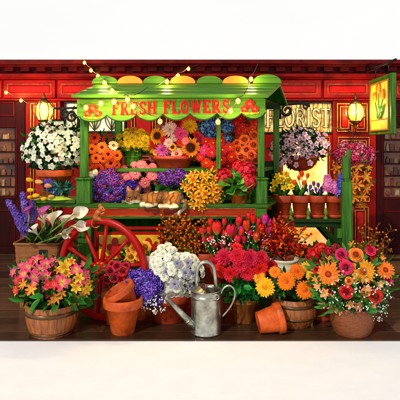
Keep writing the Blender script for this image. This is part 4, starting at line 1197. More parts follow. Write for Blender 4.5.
# ---- on the cart's left shelf: white flowering pot
t = thing('potted_plant', 'large terracotta pot overflowing with small white flowers at the left of the cart', 'potted plant', on(55, 5.33, zl), PL)
c_pot(t, on(55, 5.33, zl), .195, .13, .30, .07)
E = (54, 148, 30, 25, 5.32, .28)
foliage(t, E, 230, 6.5, LG); foliage(t, E, 130, 8, [C('#173c12'), C('#1f4d14')], .6, .15)
scatter(t, E, 'white_blossom', 66, 3.5, 0.05, .95)
for e_ in ((31, 152, 9, 11, 5.26, .12), (76, 143, 9, 10, 5.26, .12), (50, 128, 13, 7, 5.3, .12)): foliage(t, e_, 20, 6, LG); scatter(t, e_, 'white_blossom', 10, 3.2, 0, .95)
# ---- bouquet lying on that shelf
t = thing('wrapped_bouquet', 'bouquet of yellow tulips with lavender wrapped in lime paper lying on the shelf', 'bouquet', on(50, 5.14, zl), PL)
mb = MB()
cn = [P(38, 199.5, 5.1), P(57, 193.5, 5.12), P(73, 199.5, 5.12), P(56, 200.5, 5.04)]
mb.add(cn + [v + Vector((0, .05, -.004)) for v in cn], [(0, 3, 1), (3, 2, 1), (4, 5, 7), (7, 5, 6), (0, 1, 5, 4), (1, 2, 6, 5)]); mb.build('paper_wrap', PAPER, t, False)
for (x, y, r, k) in ((30, 180, 4, 'yellow_tulip'), (39.5, 182, 4.2, 'peach_tulip'), (48.5, 185.5, 4, 'peach_tulip'), (31, 189.5, 3.8, 'yellow_tulip'), (36.5, 194.5, 4, 'yellow_tulip'), (44, 197.5, 3.5, 'yellow_tulip'), (51, 195.5, 3.4, 'peach_tulip'), (30, 196, 3.2, 'yellow_tulip')):
    d = Vector((-1, -.35, .12 * (190 - y) / 5)); put(k, t, P(x + 3.2, y + .6, 5.06) - Vector((0, 0, 0)), d, r * 5.06 / F * .95)
stems(t, [(P(x, y, 5.09), P(60, 195, 5.1)) for x, y in ((33, 180), (42, 182), (50, 186), (34, 189), (39, 194), (46, 197))])
for k in range(9):
    a = P(62, 194, 5.12); bq = P(rnd.uniform(36, 52), rnd.uniform(177, 192), 5.12 - .03 * rnd.random()); put('lavender_spike', t, a, (bq - a), (bq - a).length)
foliage(t, (60, 188, 13, 6, 5.12, .06), 46, 7, [C('#1f6a58'), C('#174f46'), C('#3a8a6a')], .35)
# ---- orange gerberas
GER = 'gerbera bunches on the cart'
def bucket(parent, px, D, z0, rpx, hpx, m_=GREENV):
    r = rpx * D / F; h = hpx * D / F; c = on(px, D, z0)
    mb = MB(); M = Matrix.Translation(c); mb.lathe([(r * .8, 0), (r * .98, h * .92), (r * 1.05, h * .93), (r * 1.05, h), (r * .95, h), (r * .9, h * .8)], 32, M, cap=False); mb.lathe([(.001, .002), (r * .8, .002)], 32, M, False); p = mb.build('bucket', m_, parent)
    mb = MB(); mb.lathe([(r * 1.0, h * .45), (r * .925, h * .45), (r * .945, h * .52), (r * .93, h * .52)], 32, M, False); mb.build('bucket_band', m_, p)
    return c + Vector((0, 0, h * .9))
t = thing('flower_bunch', 'big bunch of orange gerberas with dark eyes in the left of the cart', 'flower bunch', on(98, 5.42, zd), PL)
top_ = bucket(t, 98, 5.42, zd, 11, 26)
E = (98, 153, 25, 24, 5.4, .22)
G = [(94.5, 138, 6.6), (84, 147, 7), (102, 147.5, 6.6), (81, 158.5, 7), (96, 158, 6), (108, 154, 6.6), (89, 164.5, 6.6), (110.5, 163, 7), (117, 155.5, 6), (98.5, 168.5, 6.4), (110, 171, 6), (103, 158.5, 5.2), (86, 137.5, 5), (116.5, 165, 5), (92, 149, 5.6), (82, 168, 4.8)]
foliage(t, (98, 154, 22, 22, 5.42, .17), 120, 7); heads(t, E, 'orange_gerbera', G, .6); heads(t, E, 'cream_gerbera', [(113.5, 145.5, 5.6)], .6)
stems(t, [(ell_pt(E, x, y, .8)[0], top_) for x, y, r in G]); 
for (x, y, r) in ((91, 175, 4), (95, 172.5, 3.4)): put('white_stock', t, P(x, y, 5.17), Vector((0, -1, .3)), r * 5.17 / F)
# ---- lobelia mix and indigo bunch
t = thing('potted_plant', 'mass of tiny purple, blue and crimson flowers at the front left of the cart deck', 'potted plant', on(106, 5.3, zd), PL)
c_pot(t, on(106, 5.32, zd), .13, .10, .12, .03, TERRA2)
for E, nn in (((99, 186, 10.5, 15, 5.28, .12), 20), ((113, 190, 11, 14, 5.26, .12), 19), ((106, 176, 9, 6, 5.3, .08), 8)):
    foliage(t, E, 45, 4.5); scatter(t, E, 'mixed_lobelia', nn, 3.9, .1, .95)
t = thing('potted_plant', 'low indigo flower cushion behind the sleeping cat', 'potted plant', on(128, 5.34, zd), PL)
c_pot(t, on(128, 5.36, zd), .09, .07, .09, .025, TERRA2)
E = (127.5, 193, 11.5, 11, 5.3, .1)
foliage(t, E, 50, 4); scatter(t, E, 'indigo_cluster', 16, 4.6, .1, .9)
# ---- pink gerberas
t = thing('flower_bunch', 'bunch of pink gerberas behind the sleeping cat below the green bucket', 'flower bunch', on(140, 5.5, zd), PL)
top_ = bucket(t, 140, 5.5, zd, 8, 14)
E = (139, 177, 21, 15, 5.42, .1)
G = [(123, 171, 6.6), (135, 173.5, 7), (141.5, 164.8, 6.4), (152.5, 175, 6.8), (145, 183, 6.4), (130.5, 184, 5.8), (153, 166, 4.4), (138, 186, 5), (120, 180, 4.6), (147, 190, 4.5), (127, 178, 5), (147, 169, 4.6), (159, 172, 4.2), (157, 182, 4.4), (134, 164, 4)]
foliage(t, (139, 180, 18, 12, 5.45, .08), 70, 6); heads(t, E, 'pink_gerbera', G, .6); stems(t, [(ell_pt(E, x, y, .8)[0], top_) for x, y, r in G])
# ---- violets
t = thing('potted_plant', 'low pot of purple african violets with round dark leaves behind the cat', 'potted plant', on(175, 5.42, zd), PL)
c_pot(t, on(175, 5.44, zd), .13, .1, .11, .03, TERRA2)
E = (175, 178.5, 17, 9, 5.4, .14)
foliage(t, (174, 187, 22, 7, 5.38, .17), 46, 11, [C('#2a5c22'), C('#1c4418'), C('#3c7030')], .75, .3, tip='round'); scatter(t, E, 'purple_violet', 17, 4.6, .2, .75)
# ---- golden lilies
t = thing('potted_plant', 'spray of golden yellow lilies spilling over the front edge of the cart deck', 'potted plant', on(204, 5.25, zd), PL)
c_pot(t, on(204, 5.27, zd), .12, .09, .12, .03, TERRA2)
E = (204.5, 190, 16, 18, 5.22, .16)
foliage(t, E, 110, 7, [C('#5a7a1c'), C('#8a7a18'), C('#3c6018')], .3); 
for e_, nn in (((197, 184, 11, 12, 5.2, .13), 15), ((212, 181, 9, 9, 5.24, .12), 9), ((210, 195, 12, 12, 5.16, .14), 15), ((198, 201, 10, 9, 5.1, .12), 10)): foliage(t, e_, 16, 7, [C('#5a7a1c'), C('#3c6018')], .3); scatter(t, e_, 'golden_lily', nn, 5.6, .1, .98, .45)
# ---- red geranium in a pot on the deck
t = thing('potted_plant', 'red geranium with fresh green leaves in a terracotta pot at the deck right end', 'potted plant', on(239.5, 5.18, zd), PL)
c_pot(t, on(239.5, 5.18, zd), 10.6 * 5.18 / F, 7.5 * 5.18 / F, 13 * 5.18 / F)
E = (239, 187, 22, 12, 5.17, .15)
foliage(t, E, 64, 11, [C('#5a9a34'), C('#3c7a24'), C('#78b048'), C('#2c6420')], .85, .3, tip='round')
for (x, y, r) in ((224.5, 177.5, 10), (246.5, 172, 11), (249, 181, 8.5), (238.5, 166, 6.5)): heads(t, E, 'red_geranium', [(x, y, r)], .55)
stems(t, [(P(x, y + 4, 5.15), on(239, 5.18, zd + .1)) for x, y in ((225, 178), (247, 173), (240, 168))])
# ---- upper shelf
t = thing('flower_bucket', 'green bucket of bright yellow chrysanthemums on the upper shelf', 'flower bucket', on(133, 5.48, zs), PL)
# the bucket stands on a short block of its own
mb = MB(); mb.box(on(133, 5.48, 0).x - .1, on(133, 5.48, 0).x + .1, 5.40, 5.58, zs + .0005, zs + .02, bev=.004); mb.build('stand', DKGREEN, t, False)
top_ = bucket(t, 133, 5.48, zs + .0205, 10, 19)
E = (134, 141.5, 17.5, 11, 5.46, .14)
foliage(t, (134, 147, 18, 8, 5.46, .13), 80, 7, LG, .5); scatter(t, E, 'yellow_mum', 24, 4.4, .3, .6)
t = thing('flower_basket', 'wide low bowl of mixed sunflowers and pink dahlias in the middle of the upper shelf', 'flower basket', on(174, 5.5, zs), PL)
c_pot(t, on(174, 5.52, zs), .25, .17, .13, .035, TERRA2)
E = (175, 145, 28, 23, 5.5, .22)
foliage(t, (175, 147, 26, 19, 5.5, .18), 190, 7, LG + [C('#a8182c')], .4)
heads(t, E, 'sunflower', [(157.5, 136, 9), (190.5, 147.5, 11), (172.5, 147, 4.6)], .65)
heads(t, E, 'yellow_dahlia', [(189.5, 126.5, 8)], .6); heads(t, E, 'pale_pink_dahlia', [(170, 129.5, 8), (168.5, 143, 5.2), (174, 138, 4)], .6)
heads(t, E, 'magenta_dahlia', [(180.5, 134, 7.4), (200, 138, 5)], .6); heads(t, E, 'purple_dahlia', [(163, 150.5, 8)], .6)
heads(t, E, 'peach_daisy', [(176.5, 153.5, 6.6), (166, 157, 4)], .6); heads(t, E, 'red_dahlia', [(177.5, 122.5, 5), (164.5, 140.5, 4.5), (184, 157, 4.5), (199, 157, 5), (153, 144, 4.5), (180, 143, 4), (197, 135, 4.5)], .6)
heads(t, E, 'golden_gerbera', [(150.5, 149.5, 4.4), (155.5, 152.5, 3.8), (199, 128, 4)], .6); heads(t, E, 'pink_gerbera', [(185, 141, 4.5), (152, 158, 4.5), (160, 126.5, 4.2)], .6)
t = thing('flower_bunch', 'two-headed blue hydrangea bunch behind the slim post under the sign', 'flower bunch', on(216, 5.66, zs), PL)
top_ = bucket(t, 216, 5.66, zs, 8, 22)
E = (215, 133, 20, 16, 5.6, .12)
foliage(t, E, 50, 9)
for (x, y, r) in ((203.5, 128, 8), (210.5, 122.5, 7), (210, 134, 7), (227, 126.5, 7.4), (227.5, 141, 7)): heads(t, E, 'blue_hydrangea', [(x, y, r)], .5)
stems(t, [(P(x, y, 5.62), top_) for x, y in ((204, 130), (210, 135), (227, 128), (227, 142))])
t = thing('flower_bunch', 'dense bunch of red gerberas with yellow eyes right of the large sunflower', 'flower bunch', on(214, 5.44, zs), PL)
top_ = bucket(t, 214, 5.44, zs, 8, 12)
E = (215, 154, 20, 18, 5.38, .15)
G = [(206, 141.5, 5.5), (213.5, 143, 6), (221, 141, 5.5), (222.5, 150, 6.4), (212, 152.5, 6.4), (230, 147, 5.8), (231.5, 157, 6), (221, 160, 6.2), (206.5, 163, 6.2), (213, 166.5, 6), (228, 166, 5.6), (200.5, 157, 5), (220, 169, 5), (237, 164, 5)]
foliage(t, (215, 156, 18, 14, 5.42, .11), 70, 6); heads(t, E, 'red_gerbera', G, .6); heads(t, E, 'magenta_gerbera', [(204.5, 150.5, 6)], .6); stems(t, [(ell_pt(E, x, y, .7)[0], top_) for x, y, r in G])
t = thing('flower_bunch', 'bunch of small scarlet flowers below the right end of the sign', 'flower bunch', on(244, 5.70, zs), PL)
top_ = bucket(t, 244, 5.70, zs, 8, 18)
E = (245, 130, 17, 17, 5.64, .13)
foliage(t, E, 60, 6, LG + [C('#8a0c0c')]); scatter(t, E, 'red_blossom', 40, 4.2, .2, .9)
t = thing('flower_bunch', 'bunch of orange roses at the right end of the upper shelf', 'flower bunch', on(245, 5.5, zs), PL)
top_ = bucket(t, 246, 5.5, zs, 8, 10)
E = (246, 149, 15, 17, 5.46, .14)
G = [(244.5, 139, 5), (254.5, 135, 4.8), (254, 144.5, 5), (238, 149.5, 5), (246.5, 150, 5), (251.5, 155, 4.8), (241, 157, 5), (256, 160, 4.6), (236.5, 143, 4), (247, 162.5, 4.8), (238, 164, 4), (256.5, 151.5, 4)]
foliage(t, (246, 151, 14, 15, 5.48, .11), 70, 6); heads(t, E, 'orange_rose', G, .55); stems(t, [(ell_pt(E, x, y, .7)[0], top_) for x, y, r in G])

# ---- bench right of the cart
bench = thing('plant_bench', 'green wooden plant bench carrying four terracotta pots right of the cart', 'bench', (1.05, 5.5, 0))
BD = 5.35
def bz(py, D=BD): return H - (py - HZ) * D / F
def bx(px, D=BD): return (px - 200) * D / F
zb_ = bz(219.5)
mb = MB(); mb.box(bx(269), bx(346), BD, BD + .34, zb_ - .035, zb_, bev=.006); mb.box(bx(270), bx(343), BD + .03, BD + .07, zb_ - .09, zb_ - .0355, bev=.004); mb.build('shelf', DKGREEN, bench, False)
for yy in (BD - .02, BD + .36):
    mb = MB()
    if yy < BD:
        mb.box(bx(341), bx(351), yy - .04, yy + .04, 0, bz(181), bev=.008); mb.box(bx(343), bx(349.5), yy - .03, yy + .03, bz(181) + .001, bz(179), bev=.005)
        mb.box(bx(342), bx(348), yy - .025, yy + .025, bz(179) + .001, bz(156.5), bev=.006); mb.box(bx(347.3), bx(351.3), yy + .03, yy + .06, bz(185), bz(149.5), bev=.006)
    else: mb.box(bx(341), bx(351), yy - .04, yy + .04, 0, bz(203), bev=.008)
    mb.build('post', GREENV, bench, False)
    mb = MB(); mb.box(bx(270), bx(276), yy - .03, yy + .03, 0, zb_ - .0355, bev=.006); mb.build('leg', GREENV, bench, False)
    mb = MB(); mb.tube([(bx(321), yy, zb_ - .07), (bx(341), yy, zb_ - .07 - .24)], .028, 4); mb.build('brace', DKGREEN, bench, False)
mb = MB(); mb.box(bx(336), bx(352), BD - .05, BD - .021, bz(238), bz(228), bev=.01); mb.build('corner_bracket', GREENV, bench, False)
mb = MB(); mb.box(bx(276), bx(341), BD + .36, BD + .39, bz(207), bz(203), bev=.004); mb.build('back_rail', GREENV, bench, False)
for px in (291.2, 308.6, 326):
    c = Vector((bx(px, BD), BD + .012, zb_)); mb = MB(); M = Matrix.Translation(c); k = BD / F
    mb.lathe([(2.4 * k, 0), (2.6 * k, 1 * k), (1.1 * k, 3 * k), (.9 * k, 4 * k), (2 * k, 6.5 * k), (1.8 * k, 8 * k), (.7 * k, 9.4 * k), (1.2 * k, 10.4 * k), (.2 * k, 11.6 * k)], 14, M); mb.build('finial', LIME, bench)
PO = 'small pots lined up on the bench'
def benchpot(px, w_, label):
    D = BD + .14; c = on(px, D, zb_ + .0005); k = D / F
    t = thing('potted_plant', label, 'potted plant', c, PO)
    c_pot(t, c, w_ * k, w_ * .72 * k, 22.5 * k, 7 * k, TERRA2, saucer=True)
    return t, c + Vector((0, 0, 20 * k)), D
t, b0, D = benchpot(283, 9.6, 'small terracotta pot of yellow daffodils at the left end of the bench')
G = [(275, 183, 4.2), (282, 180, 4.2), (289, 181, 4.2), (278, 176.5, 3.8), (286, 174.5, 4), (291, 187, 3.6), (272.5, 189, 3.2), (284, 187.5, 3.6)]
for (x, y, r) in G: put('daffodil', t, P(x, y, D - .08 + rnd.uniform(-.03, .05)), Vector((rnd.uniform(-.4, .4), -1, .25)), r * D / F * 1.15)
stems(t, [(P(x, y, D - .04), b0) for x, y, r in G]); blades(t, b0, [P(283 + rnd.uniform(-12, 12), rnd.uniform(176, 193), D + rnd.uniform(-.1, .06)) for _ in range(26)], 2.2)
t, b0, D = benchpot(300.3, 9.2, 'small terracotta pot of red tulips, second from the left on the bench')
G = [(302, 174, 3.6), (295, 183, 3.6), (304.5, 183.5, 3.6), (299, 178, 3), (307, 176, 3)]
for (x, y, r) in G: put('scarlet_tulip', t, P(x, y + r * .9, D - .05 + rnd.uniform(-.04, .05)), Vector((rnd.uniform(-.2, .2), -.12, 1)), r * D / F)
stems(t, [(P(x, y + r, D - .03), b0) for x, y, r in G]); blades(t, b0, [P(300 + rnd.uniform(-9, 10), rnd.uniform(178, 195), D + rnd.uniform(-.1, .06)) for _ in range(14)], 4)
t, b0, D = benchpot(317.3, 9, 'small terracotta pot of purple crocuses, second from the right on the bench')
G = [(310, 187, 2.8), (314, 183.5, 2.8), (318.5, 185, 2.8), (322, 188.5, 2.8), (316, 189.5, 2.6), (325, 184.5, 2.6), (312, 191, 2.4), (320, 192, 2.4), (307.5, 190, 2.2)]
for (x, y, r) in G: put('purple_crocus', t, P(x, y + r, D - .05 + rnd.uniform(-.05, .05)), Vector((rnd.uniform(-.25, .25), -.15, 1)), r * D / F)
stems(t, [(P(x, y + r, D - .03), b0) for x, y, r in G]); blades(t, b0, [P(317 + rnd.uniform(-9, 9), rnd.uniform(186, 197), D + rnd.uniform(-.1, .06)) for _ in range(22)], 2.4)
t, b0, D = benchpot(333.6, 8.6, 'small terracotta pot of pink and blue hyacinths beside the bench post')
for (x, y, y2, k) in ((328.5, 195, 176, 'pink_hyacinth'), (334.5, 195, 181, 'pink_hyacinth'), (341.5, 194, 174, 'blue_hyacinth'), (337.5, 197, 184, 'blue_hyacinth')):
    a = P(x, y, D - .07); bq = P(x + (1 if x > 335 else -1), y2, D - .1); put(k, t, a, bq - a, (bq - a).length)
    stems(t, [(a, b0)], .006)
blades(t, b0, [P(333 + rnd.uniform(-7, 10), rnd.uniform(178, 194), D + rnd.uniform(-.12, .04)) for _ in range(16)], 3)

# ---- hanging baskets
t = thing('hanging_basket', 'hanging terracotta bowl of pink and white flowers in front of the lettered window', 'hanging basket', P(300.5, 170, 6.2), 'hanging baskets')
k = 6.2 / F; c = P(300.5, 171, 6.2); M = Matrix.Translation(c)
mb = MB(); mb.lathe([(.001, 0), (6 * k, .4 * k), (12 * k, 3.5 * k), (16 * k, 8.5 * k), (17.6 * k, 13 * k), (18.4 * k, 13.2 * k), (18.4 * k, 15 * k), (16.6 * k, 15 * k), (15 * k, 12 * k), (.001, 12.4 * k)], 36, M, cap=False); mb.lathe([(.001, -4 * k), (1.6 * k, -3 * k), (.9 * k, -1.5 * k), (2.4 * k, 0)], 12, M, False); mb.build('bowl', TERRA2, t)
apex = P(300.5, 104, 6.2)
mb = MB()
for a in (.5, 2.6, 4.7):
    e_ = c + Vector((17.5 * k * math.cos(a), 17.5 * k * math.sin(a), 14.5 * k)); n_ = 40
    for i in range(n_):
        p0, p1 = apex.lerp(e_, i / n_), apex.lerp(e_, (i + .8) / n_); mb.tube([p0, p1], .004, 4)
mb.tube([apex, apex + Vector((0, 0, .06))], .006, 6); mb.build('chain', IRON, t)
E = (300, 147, 27, 19, 6.2, .3)
foliage(t, E, 330, 6.5, [C('#1c4420'), C('#2c5c28'), C('#16361a'), C('#3c6a30')], .4, .45); scatter(t, E, 'pink_white_blossom', 72, 2.9, .2, .98)
for (x, y) in ((276, 152), (274, 158), (280, 164), (284, 161), (310, 163), (323, 152), (326, 145), (296, 165)): put('pink_white_blossom', t, P(x, y, 5.98), Vector((rnd.uniform(-.5, .5), -1, 0)), 3.2 * k)
t = thing('hanging_basket', 'hanging basket of pink geraniums trailing orange lilies below the right lantern', 'hanging basket', P(354, 172, 6.4), 'hanging baskets')
c = P(354, 172, 6.4); k = 6.4 / F
c_basket(t, c, 15 * k, 9 * k, 11 * k, WICK2)
mb = MB(); apex = P(355, 134, 6.4)
for a in (.4, 2.5, 4.6): mb.tube([apex, c + Vector((15 * k * math.cos(a), 15 * k * math.sin(a), 11 * k))], .004, 4)
mb.tube([apex, apex + Vector((0, .3, .05)), apex + Vector((0, 1.1, .12))], .01, 6); mb.build('hanger', IRON, t)
E = (354, 155, 20, 11, 6.4, .22)
foliage(t, E, 110, 6); scatter(t, E, ['pink_geranium', 'pink_geranium', 'magenta_geranium'], 17, 5.2, .3, .8)
E = (355, 180, 17, 25, 6.38, .2)
foliage(t, E, 150, 6, [C('#4a5c18'), C('#7a5a18'), C('#8a3c10')], .35)
heads(t, E, 'tiger_lily', [(337, 169, 6.5), (357, 167.5, 6.5), (365.5, 177, 6.5), (357.5, 185, 6.5), (362, 196, 6), (351, 183, 5.5), (336, 161, 4.5), (366, 188, 5.5), (355, 176, 5.5), (354, 197, 6), (338, 180, 5.5), (347, 162, 5.5), (341, 188, 5), (350, 200, 5), (369, 183, 5), (343, 175, 5), (361, 160, 5), (363, 205, 4.5), (348, 172, 5), (368, 168, 4.5), (360, 203, 4.6), (352, 191, 4.5)], .5)

# ---- iron brackets
def spiral(c, r0, turns, s=1, n=30, a0=0):
    return [c + Vector((s * r0 * (1 - .75 * i / n) * math.cos(a0 + turns * 2 * PI * i / n), 0, r0 * (1 - .75 * i / n) * math.sin(a0 + turns * 2 * PI * i / n))) for i in range(n + 1)]
t = thing('iron_bracket', 'black wrought iron scroll bracket reaching from the lantern to the cart roof', 'bracket', P(66, 112, 5.15), 'wrought iron brackets')
mb = MB(); D = 5.15; k = D / F
mb.tube([P(50, 107.5, 5.9), P(58, 108.5, D), P(70, 108, D), P(79, 108, D)], .012, 8)
mb.tube(spiral(P(65, 113.5, D), 5 * k, 1.4, 1, 28, PI / 2), .013, 8); mb.tube(spiral(P(72, 117, D), 5.5 * k, 1.2, 1, 28, PI / 2), .014, 8); mb.tube([P(73, 111.5, D), P(79, 120, D), P(79, 128, D)], .012, 8)
mb.build('scroll', IRON, t)
t = thing('iron_bracket', 'black wrought iron scroll bracket holding the chain of the pink hanging basket', 'bracket', P(296, 108, 6.2), 'wrought iron brackets')
mb = MB(); D = 6.2; k = D / F
mb.tube([P(281, 104.5, 5.86), P(290, 104, D), P(300.5, 103.2, D), P(309, 104.5, D), P(309, 107, D)], .018, 8); mb.tube(spiral(P(287, 110.5, D), 6.4 * k, 1.3, 1, 28, PI / 2), [.022 - .0003 * i for i in range(29)], 8)
mb.tube(spiral(P(306, 106.5, D), 3 * k, 1.1, 1, 20, PI / 2), .012, 8); mb.tube([P(281, 104.5, 5.86), P(280, 118, 5.86), P(285, 117, D)], .014, 8); mb.build('scroll', IRON, t)

# ------------------------------------------------------------------ in front of the cart, on the deck
FG = 'planters standing on the deck'
# calla basket
D = 5.3; c = on(41.5, D, 0)
t = thing('flower_basket', 'tall wicker basket of white calla lilies and lavender left of the cart', 'flower basket', c, FG)
k = D / F; M = Matrix.Translation(c)
hb = H - (241 - HZ) * k
mb = MB()
def sqring(hw, hd, z): 
    o_ = []; r = .04
    for (sx_, sy_, a0) in ((1, 1, 0), (-1, 1, 90), (-1, -1, 180), (1, -1, 270)):
        for i in range(4):
            a = R(a0 + i * 30); o_.append((c.x + sx_ * (hw - r) + r * math.cos(a), c.y + sy_ * (hd - r) + r * math.sin(a), z))
    return o_
vs = []; fs = []; NR = 26
for i in range(NR + 1):
    tt = i / NR; g = 1 + .012 * (i % 2); vs += sqring((18 + 4 * tt) * k * g, (13 + 3 * tt) * k * g, hb * tt)
for i in range(NR):
    for j in range(16): fs.append((i * 16 + j, i * 16 + (j + 1) % 16, (i + 1) * 16 + (j + 1) % 16, (i + 1) * 16 + j))
mb.add(vs, fs); bk = mb.build('basket', WICK, t, False)
mb = MB(); ring = [Vector(p) for p in sqring(22.5 * k, 16.5 * k, hb)]; mb.tube(ring + [ring[0], ring[1]], .014, 8, cap=False); mb.build('rim', WICK, bk)
mb = MB(); mb.box(c.x - 4 * k + .07, c.x + 4 * k + .07, c.y - 16.9 * k, c.y - 15.2 * k, hb - 9.5 * k, hb - 5.5 * k, bev=.004); mb.build('handle_hole_dark', IRON, bk, False)  # solid black block standing in for the dark inside the handle hole
mb = MB(); mb.add(sqring(21 * k, 15 * k, hb - .05), [list(range(16))]); mb.build('filling', SOIL, bk, False)
def calla(x, y, r, dx, dz, key='white_calla', dd=0, dy=-.45):
    p = P(x, y, D + dd); n_ = Vector((dx, dy, dz)).normalized(); s = r * (D + dd) / F
    put(key, t, p - n_ * s * .9, n_, s, roll=rnd.uniform(-.4, .4) + PI); return p - n_ * s * .9
cb = c + Vector((0, 0, hb - .05)); prs = []
for a in ((51, 203, 8.5, .1, 1, 'white_calla', -.05), (52, 219, 9.5, .05, .9, 'white_calla', -.3), (64, 221, 9, .25, .9, 'white_calla', -.2), (76, 214, 10, 1, .55, 'white_calla', -.5), (78, 226, 9, 1, .1, 'white_calla', -.5), (43, 219, 8, -.1, .9, 'white_calla', -.34), (34, 230, 8.5, -.3, .7, 'white_calla', -.34), (64, 234, 8, .7, .1, 'white_calla', -.4), (69, 243 - 8, 5, .9, -.1, 'white_calla', -.4), (22, 236, 4.5, -.7, .2, 'magenta_calla', -.3), (27, 211, 7.5, -.2, 1, 'magenta_calla', -.3), (42, 212, 7.5, .05, 1, 'magenta_calla', -.36), (39, 205, 7, .3, 1, 'white_calla', 0), (59, 200, 7.5, .35, 1, 'white_calla', 0)):
    prs.append((calla(*a), cb + Vector((rnd.uniform(-.12, .12), rnd.uniform(-.1, .05), 0))))
stems(t, prs, .009, C('#7c9a4a'))
for (x0, y0, x1, y1) in ((24, 226, 9, 203), (30, 224, 23, 196), (29, 232, 14, 214), (33, 222, 32, 202), (26, 236, 17, 224), (37, 216, 35, 208)):
    a = P(x0, y0, D - .2); bq = P(x1, y1, D - .25); put('lavender_spike', t, a, bq - a, (bq - a).length * 1.1); stems(t, [(a, cb)], .005)
blades(t, cb, [P(rnd.uniform(20, 66), rnd.uniform(216, 236), D + rnd.uniform(-.35, .1)) for _ in range(26)], 5, [C('#3c6a2c'), C('#6a8a4a'), C('#1f4a1c')])

# front left barrel
D = 4.5; k = D / F; c = on(52, D, 0)
t = thing('barrel_planter', 'wooden barrel planter of pink and yellow alstroemeria at the front left', 'barrel planter', c, FG)
c_barrel(t, c, 25 * k, 25 * k, 20 * k, 30 * k, ((.76, .13), (.12, .09)))
E = (53, 282, 40, 26, 4.5, .32)
foliage(t, E, 190, 11, LG + [C('#3a7a24')], .42, .5, vmax=.8); foliage(t, (54, 297, 34, 14, 4.45, .3), 50, 15, LG + [C('#3c8a2c')], .45)
heads(t, E, 'pink_alstroemeria', [(36, 261, 6.5), (29, 267, 6.5), (40, 270, 7.5), (46, 265, 7), (35, 276, 7), (62, 282.5, 9), (46.5, 276, 6.5), (76, 270, 7), (84, 275, 6.5), (24, 274, 6), (54, 262, 5.5), (80, 281, 6), (22, 266, 5)], .5)
heads(t, E, 'crimson_alstroemeria', [(54, 284, 6), (48, 284, 5), (18, 280, 5.5), (17, 290, 5), (71, 263, 5)], .5)
heads(t, E, 'yellow_alstroemeria', [(64.5, 267, 7.5), (78, 278, 6), (76, 287, 6.5), (87, 289, 5.5), (68, 273, 5)], .5)
heads(t, E, 'orange_alstroemeria', [(32, 289, 6.5), (57, 297, 6.5), (70, 297, 6.5), (62, 292, 5.5), (82, 294, 6), (24, 284, 5), (52, 301, 5), (77, 300, 5), (88, 282, 5)], .5)
scatter(t, (53, 280, 37, 22, 4.5, .26), ['pink_alstroemeria', 'crimson_alstroemeria', 'pink_alstroemeria', 'yellow_alstroemeria', 'orange_alstroemeria'], 34, 5, .5, .7)

# terracotta stack
D = 4.5; k = D / F; c = on(123, D, 0)
ST = 'empty terracotta pots'
t = thing('terracotta_pot', 'large upright terracotta pot with a smaller pot tipped inside it', 'pot', c, ST)
c_pot(t, c, 19.8 * k, 11.5 * k, 35 * k, 9 * k, soil=False)
t = thing('terracotta_pot', 'smaller terracotta pot lying tilted inside the large upright pot', 'pot', c + Vector((0, 0, 26 * k)), ST)
axis = Vector((-.50, -.12, .86)).normalized(); base_ = P(129, 307, D) 
M = Matrix.Translation(base_) @ axis.to_track_quat('Z', 'Y').to_matrix().to_4x4()
c_pot(t, base_, 16.4 * k, 10 * k, 22.5 * k, 6.5 * k, soil=False, M=M)
# fallen pot
t = thing('terracotta_pot', 'terracotta pot lying on its side in front of the gerbera barrel', 'pot', on(270, 4.47, 0), ST)
D = 4.47; k = D / F
axis = Vector((.93, .16, -.02)).normalized(); rt_, rb_, h_ = 15.2 * k, 10.5 * k, 25 * k
tl = math.atan2(rt_ * 1.01 - rb_, h_)                    # lies on rim and base edge
axis = Vector((math.cos(.12) * math.cos(tl), math.sin(.12) * math.cos(tl), math.sin(tl))).normalized()
base_ = Vector(((258 - 200) * k, D, rb_ * math.cos(tl) + .002))
M = Matrix.Translation(base_) @ axis.to_track_quat('Z', 'Y').to_matrix().to_4x4()
c_pot(t, base_, rt_, rb_, h_, 6.5 * k, soil=False, M=M, m_=TERRA)

# roses behind the stack
def plainpot(px, D, rpx, hpx, name_, label, m_=TERRA, cat='potted plant'):
    k = D / F; c = on(px, D, 0); t = thing(name_, label, cat, c, FG); c_pot(t, c, rpx * k, rpx * .72 * k, hpx * k, None, m_); return t, c + Vector((0, 0, hpx * k * .9))
t, b0 = plainpot(113, 4.72, 9, 26, 'potted_plant', 'bunch of small dark red roses in front of the cart wheel')
E = (117, 273, 14, 13, 4.68, .1)
G = [(110, 271, 5), (117, 266, 5), (123, 271, 5), (114, 278, 5), (106.5, 279.5, 5), (121.5, 279.5, 5), (126, 266, 4.4), (107, 286, 4.4), (114, 287, 4.5), (112, 264, 3.6), (127, 277, 4)]
foliage(t, E, 60, 6); heads(t, E, 'small_red_rose', G, .55); stems(t, [(ell_pt(E, x, y, .7)[0], b0) for x, y, r in G])
t, b0 = plainpot(140, 4.86, 9, 34, 'potted_plant', 'bunch of golden orange roses in front of the yellow cart panel')
E = (137, 258, 15, 15, 4.8, .1)
G = [(134, 248, 5), (145.5, 247, 5.8), (130.5, 257, 5), (139, 256, 4.6), (147.5, 257, 4.8), (137, 261.5, 5), (127, 262, 4), (136, 269, 5), (144.5, 264, 4.4), (129, 250.5, 3.6)]
foliage(t, E, 56, 6.5); heads(t, E, 'gold_rose', G, .55); stems(t, [(ell_pt(E, x, y, .7)[0], b0) for x, y, r in G])

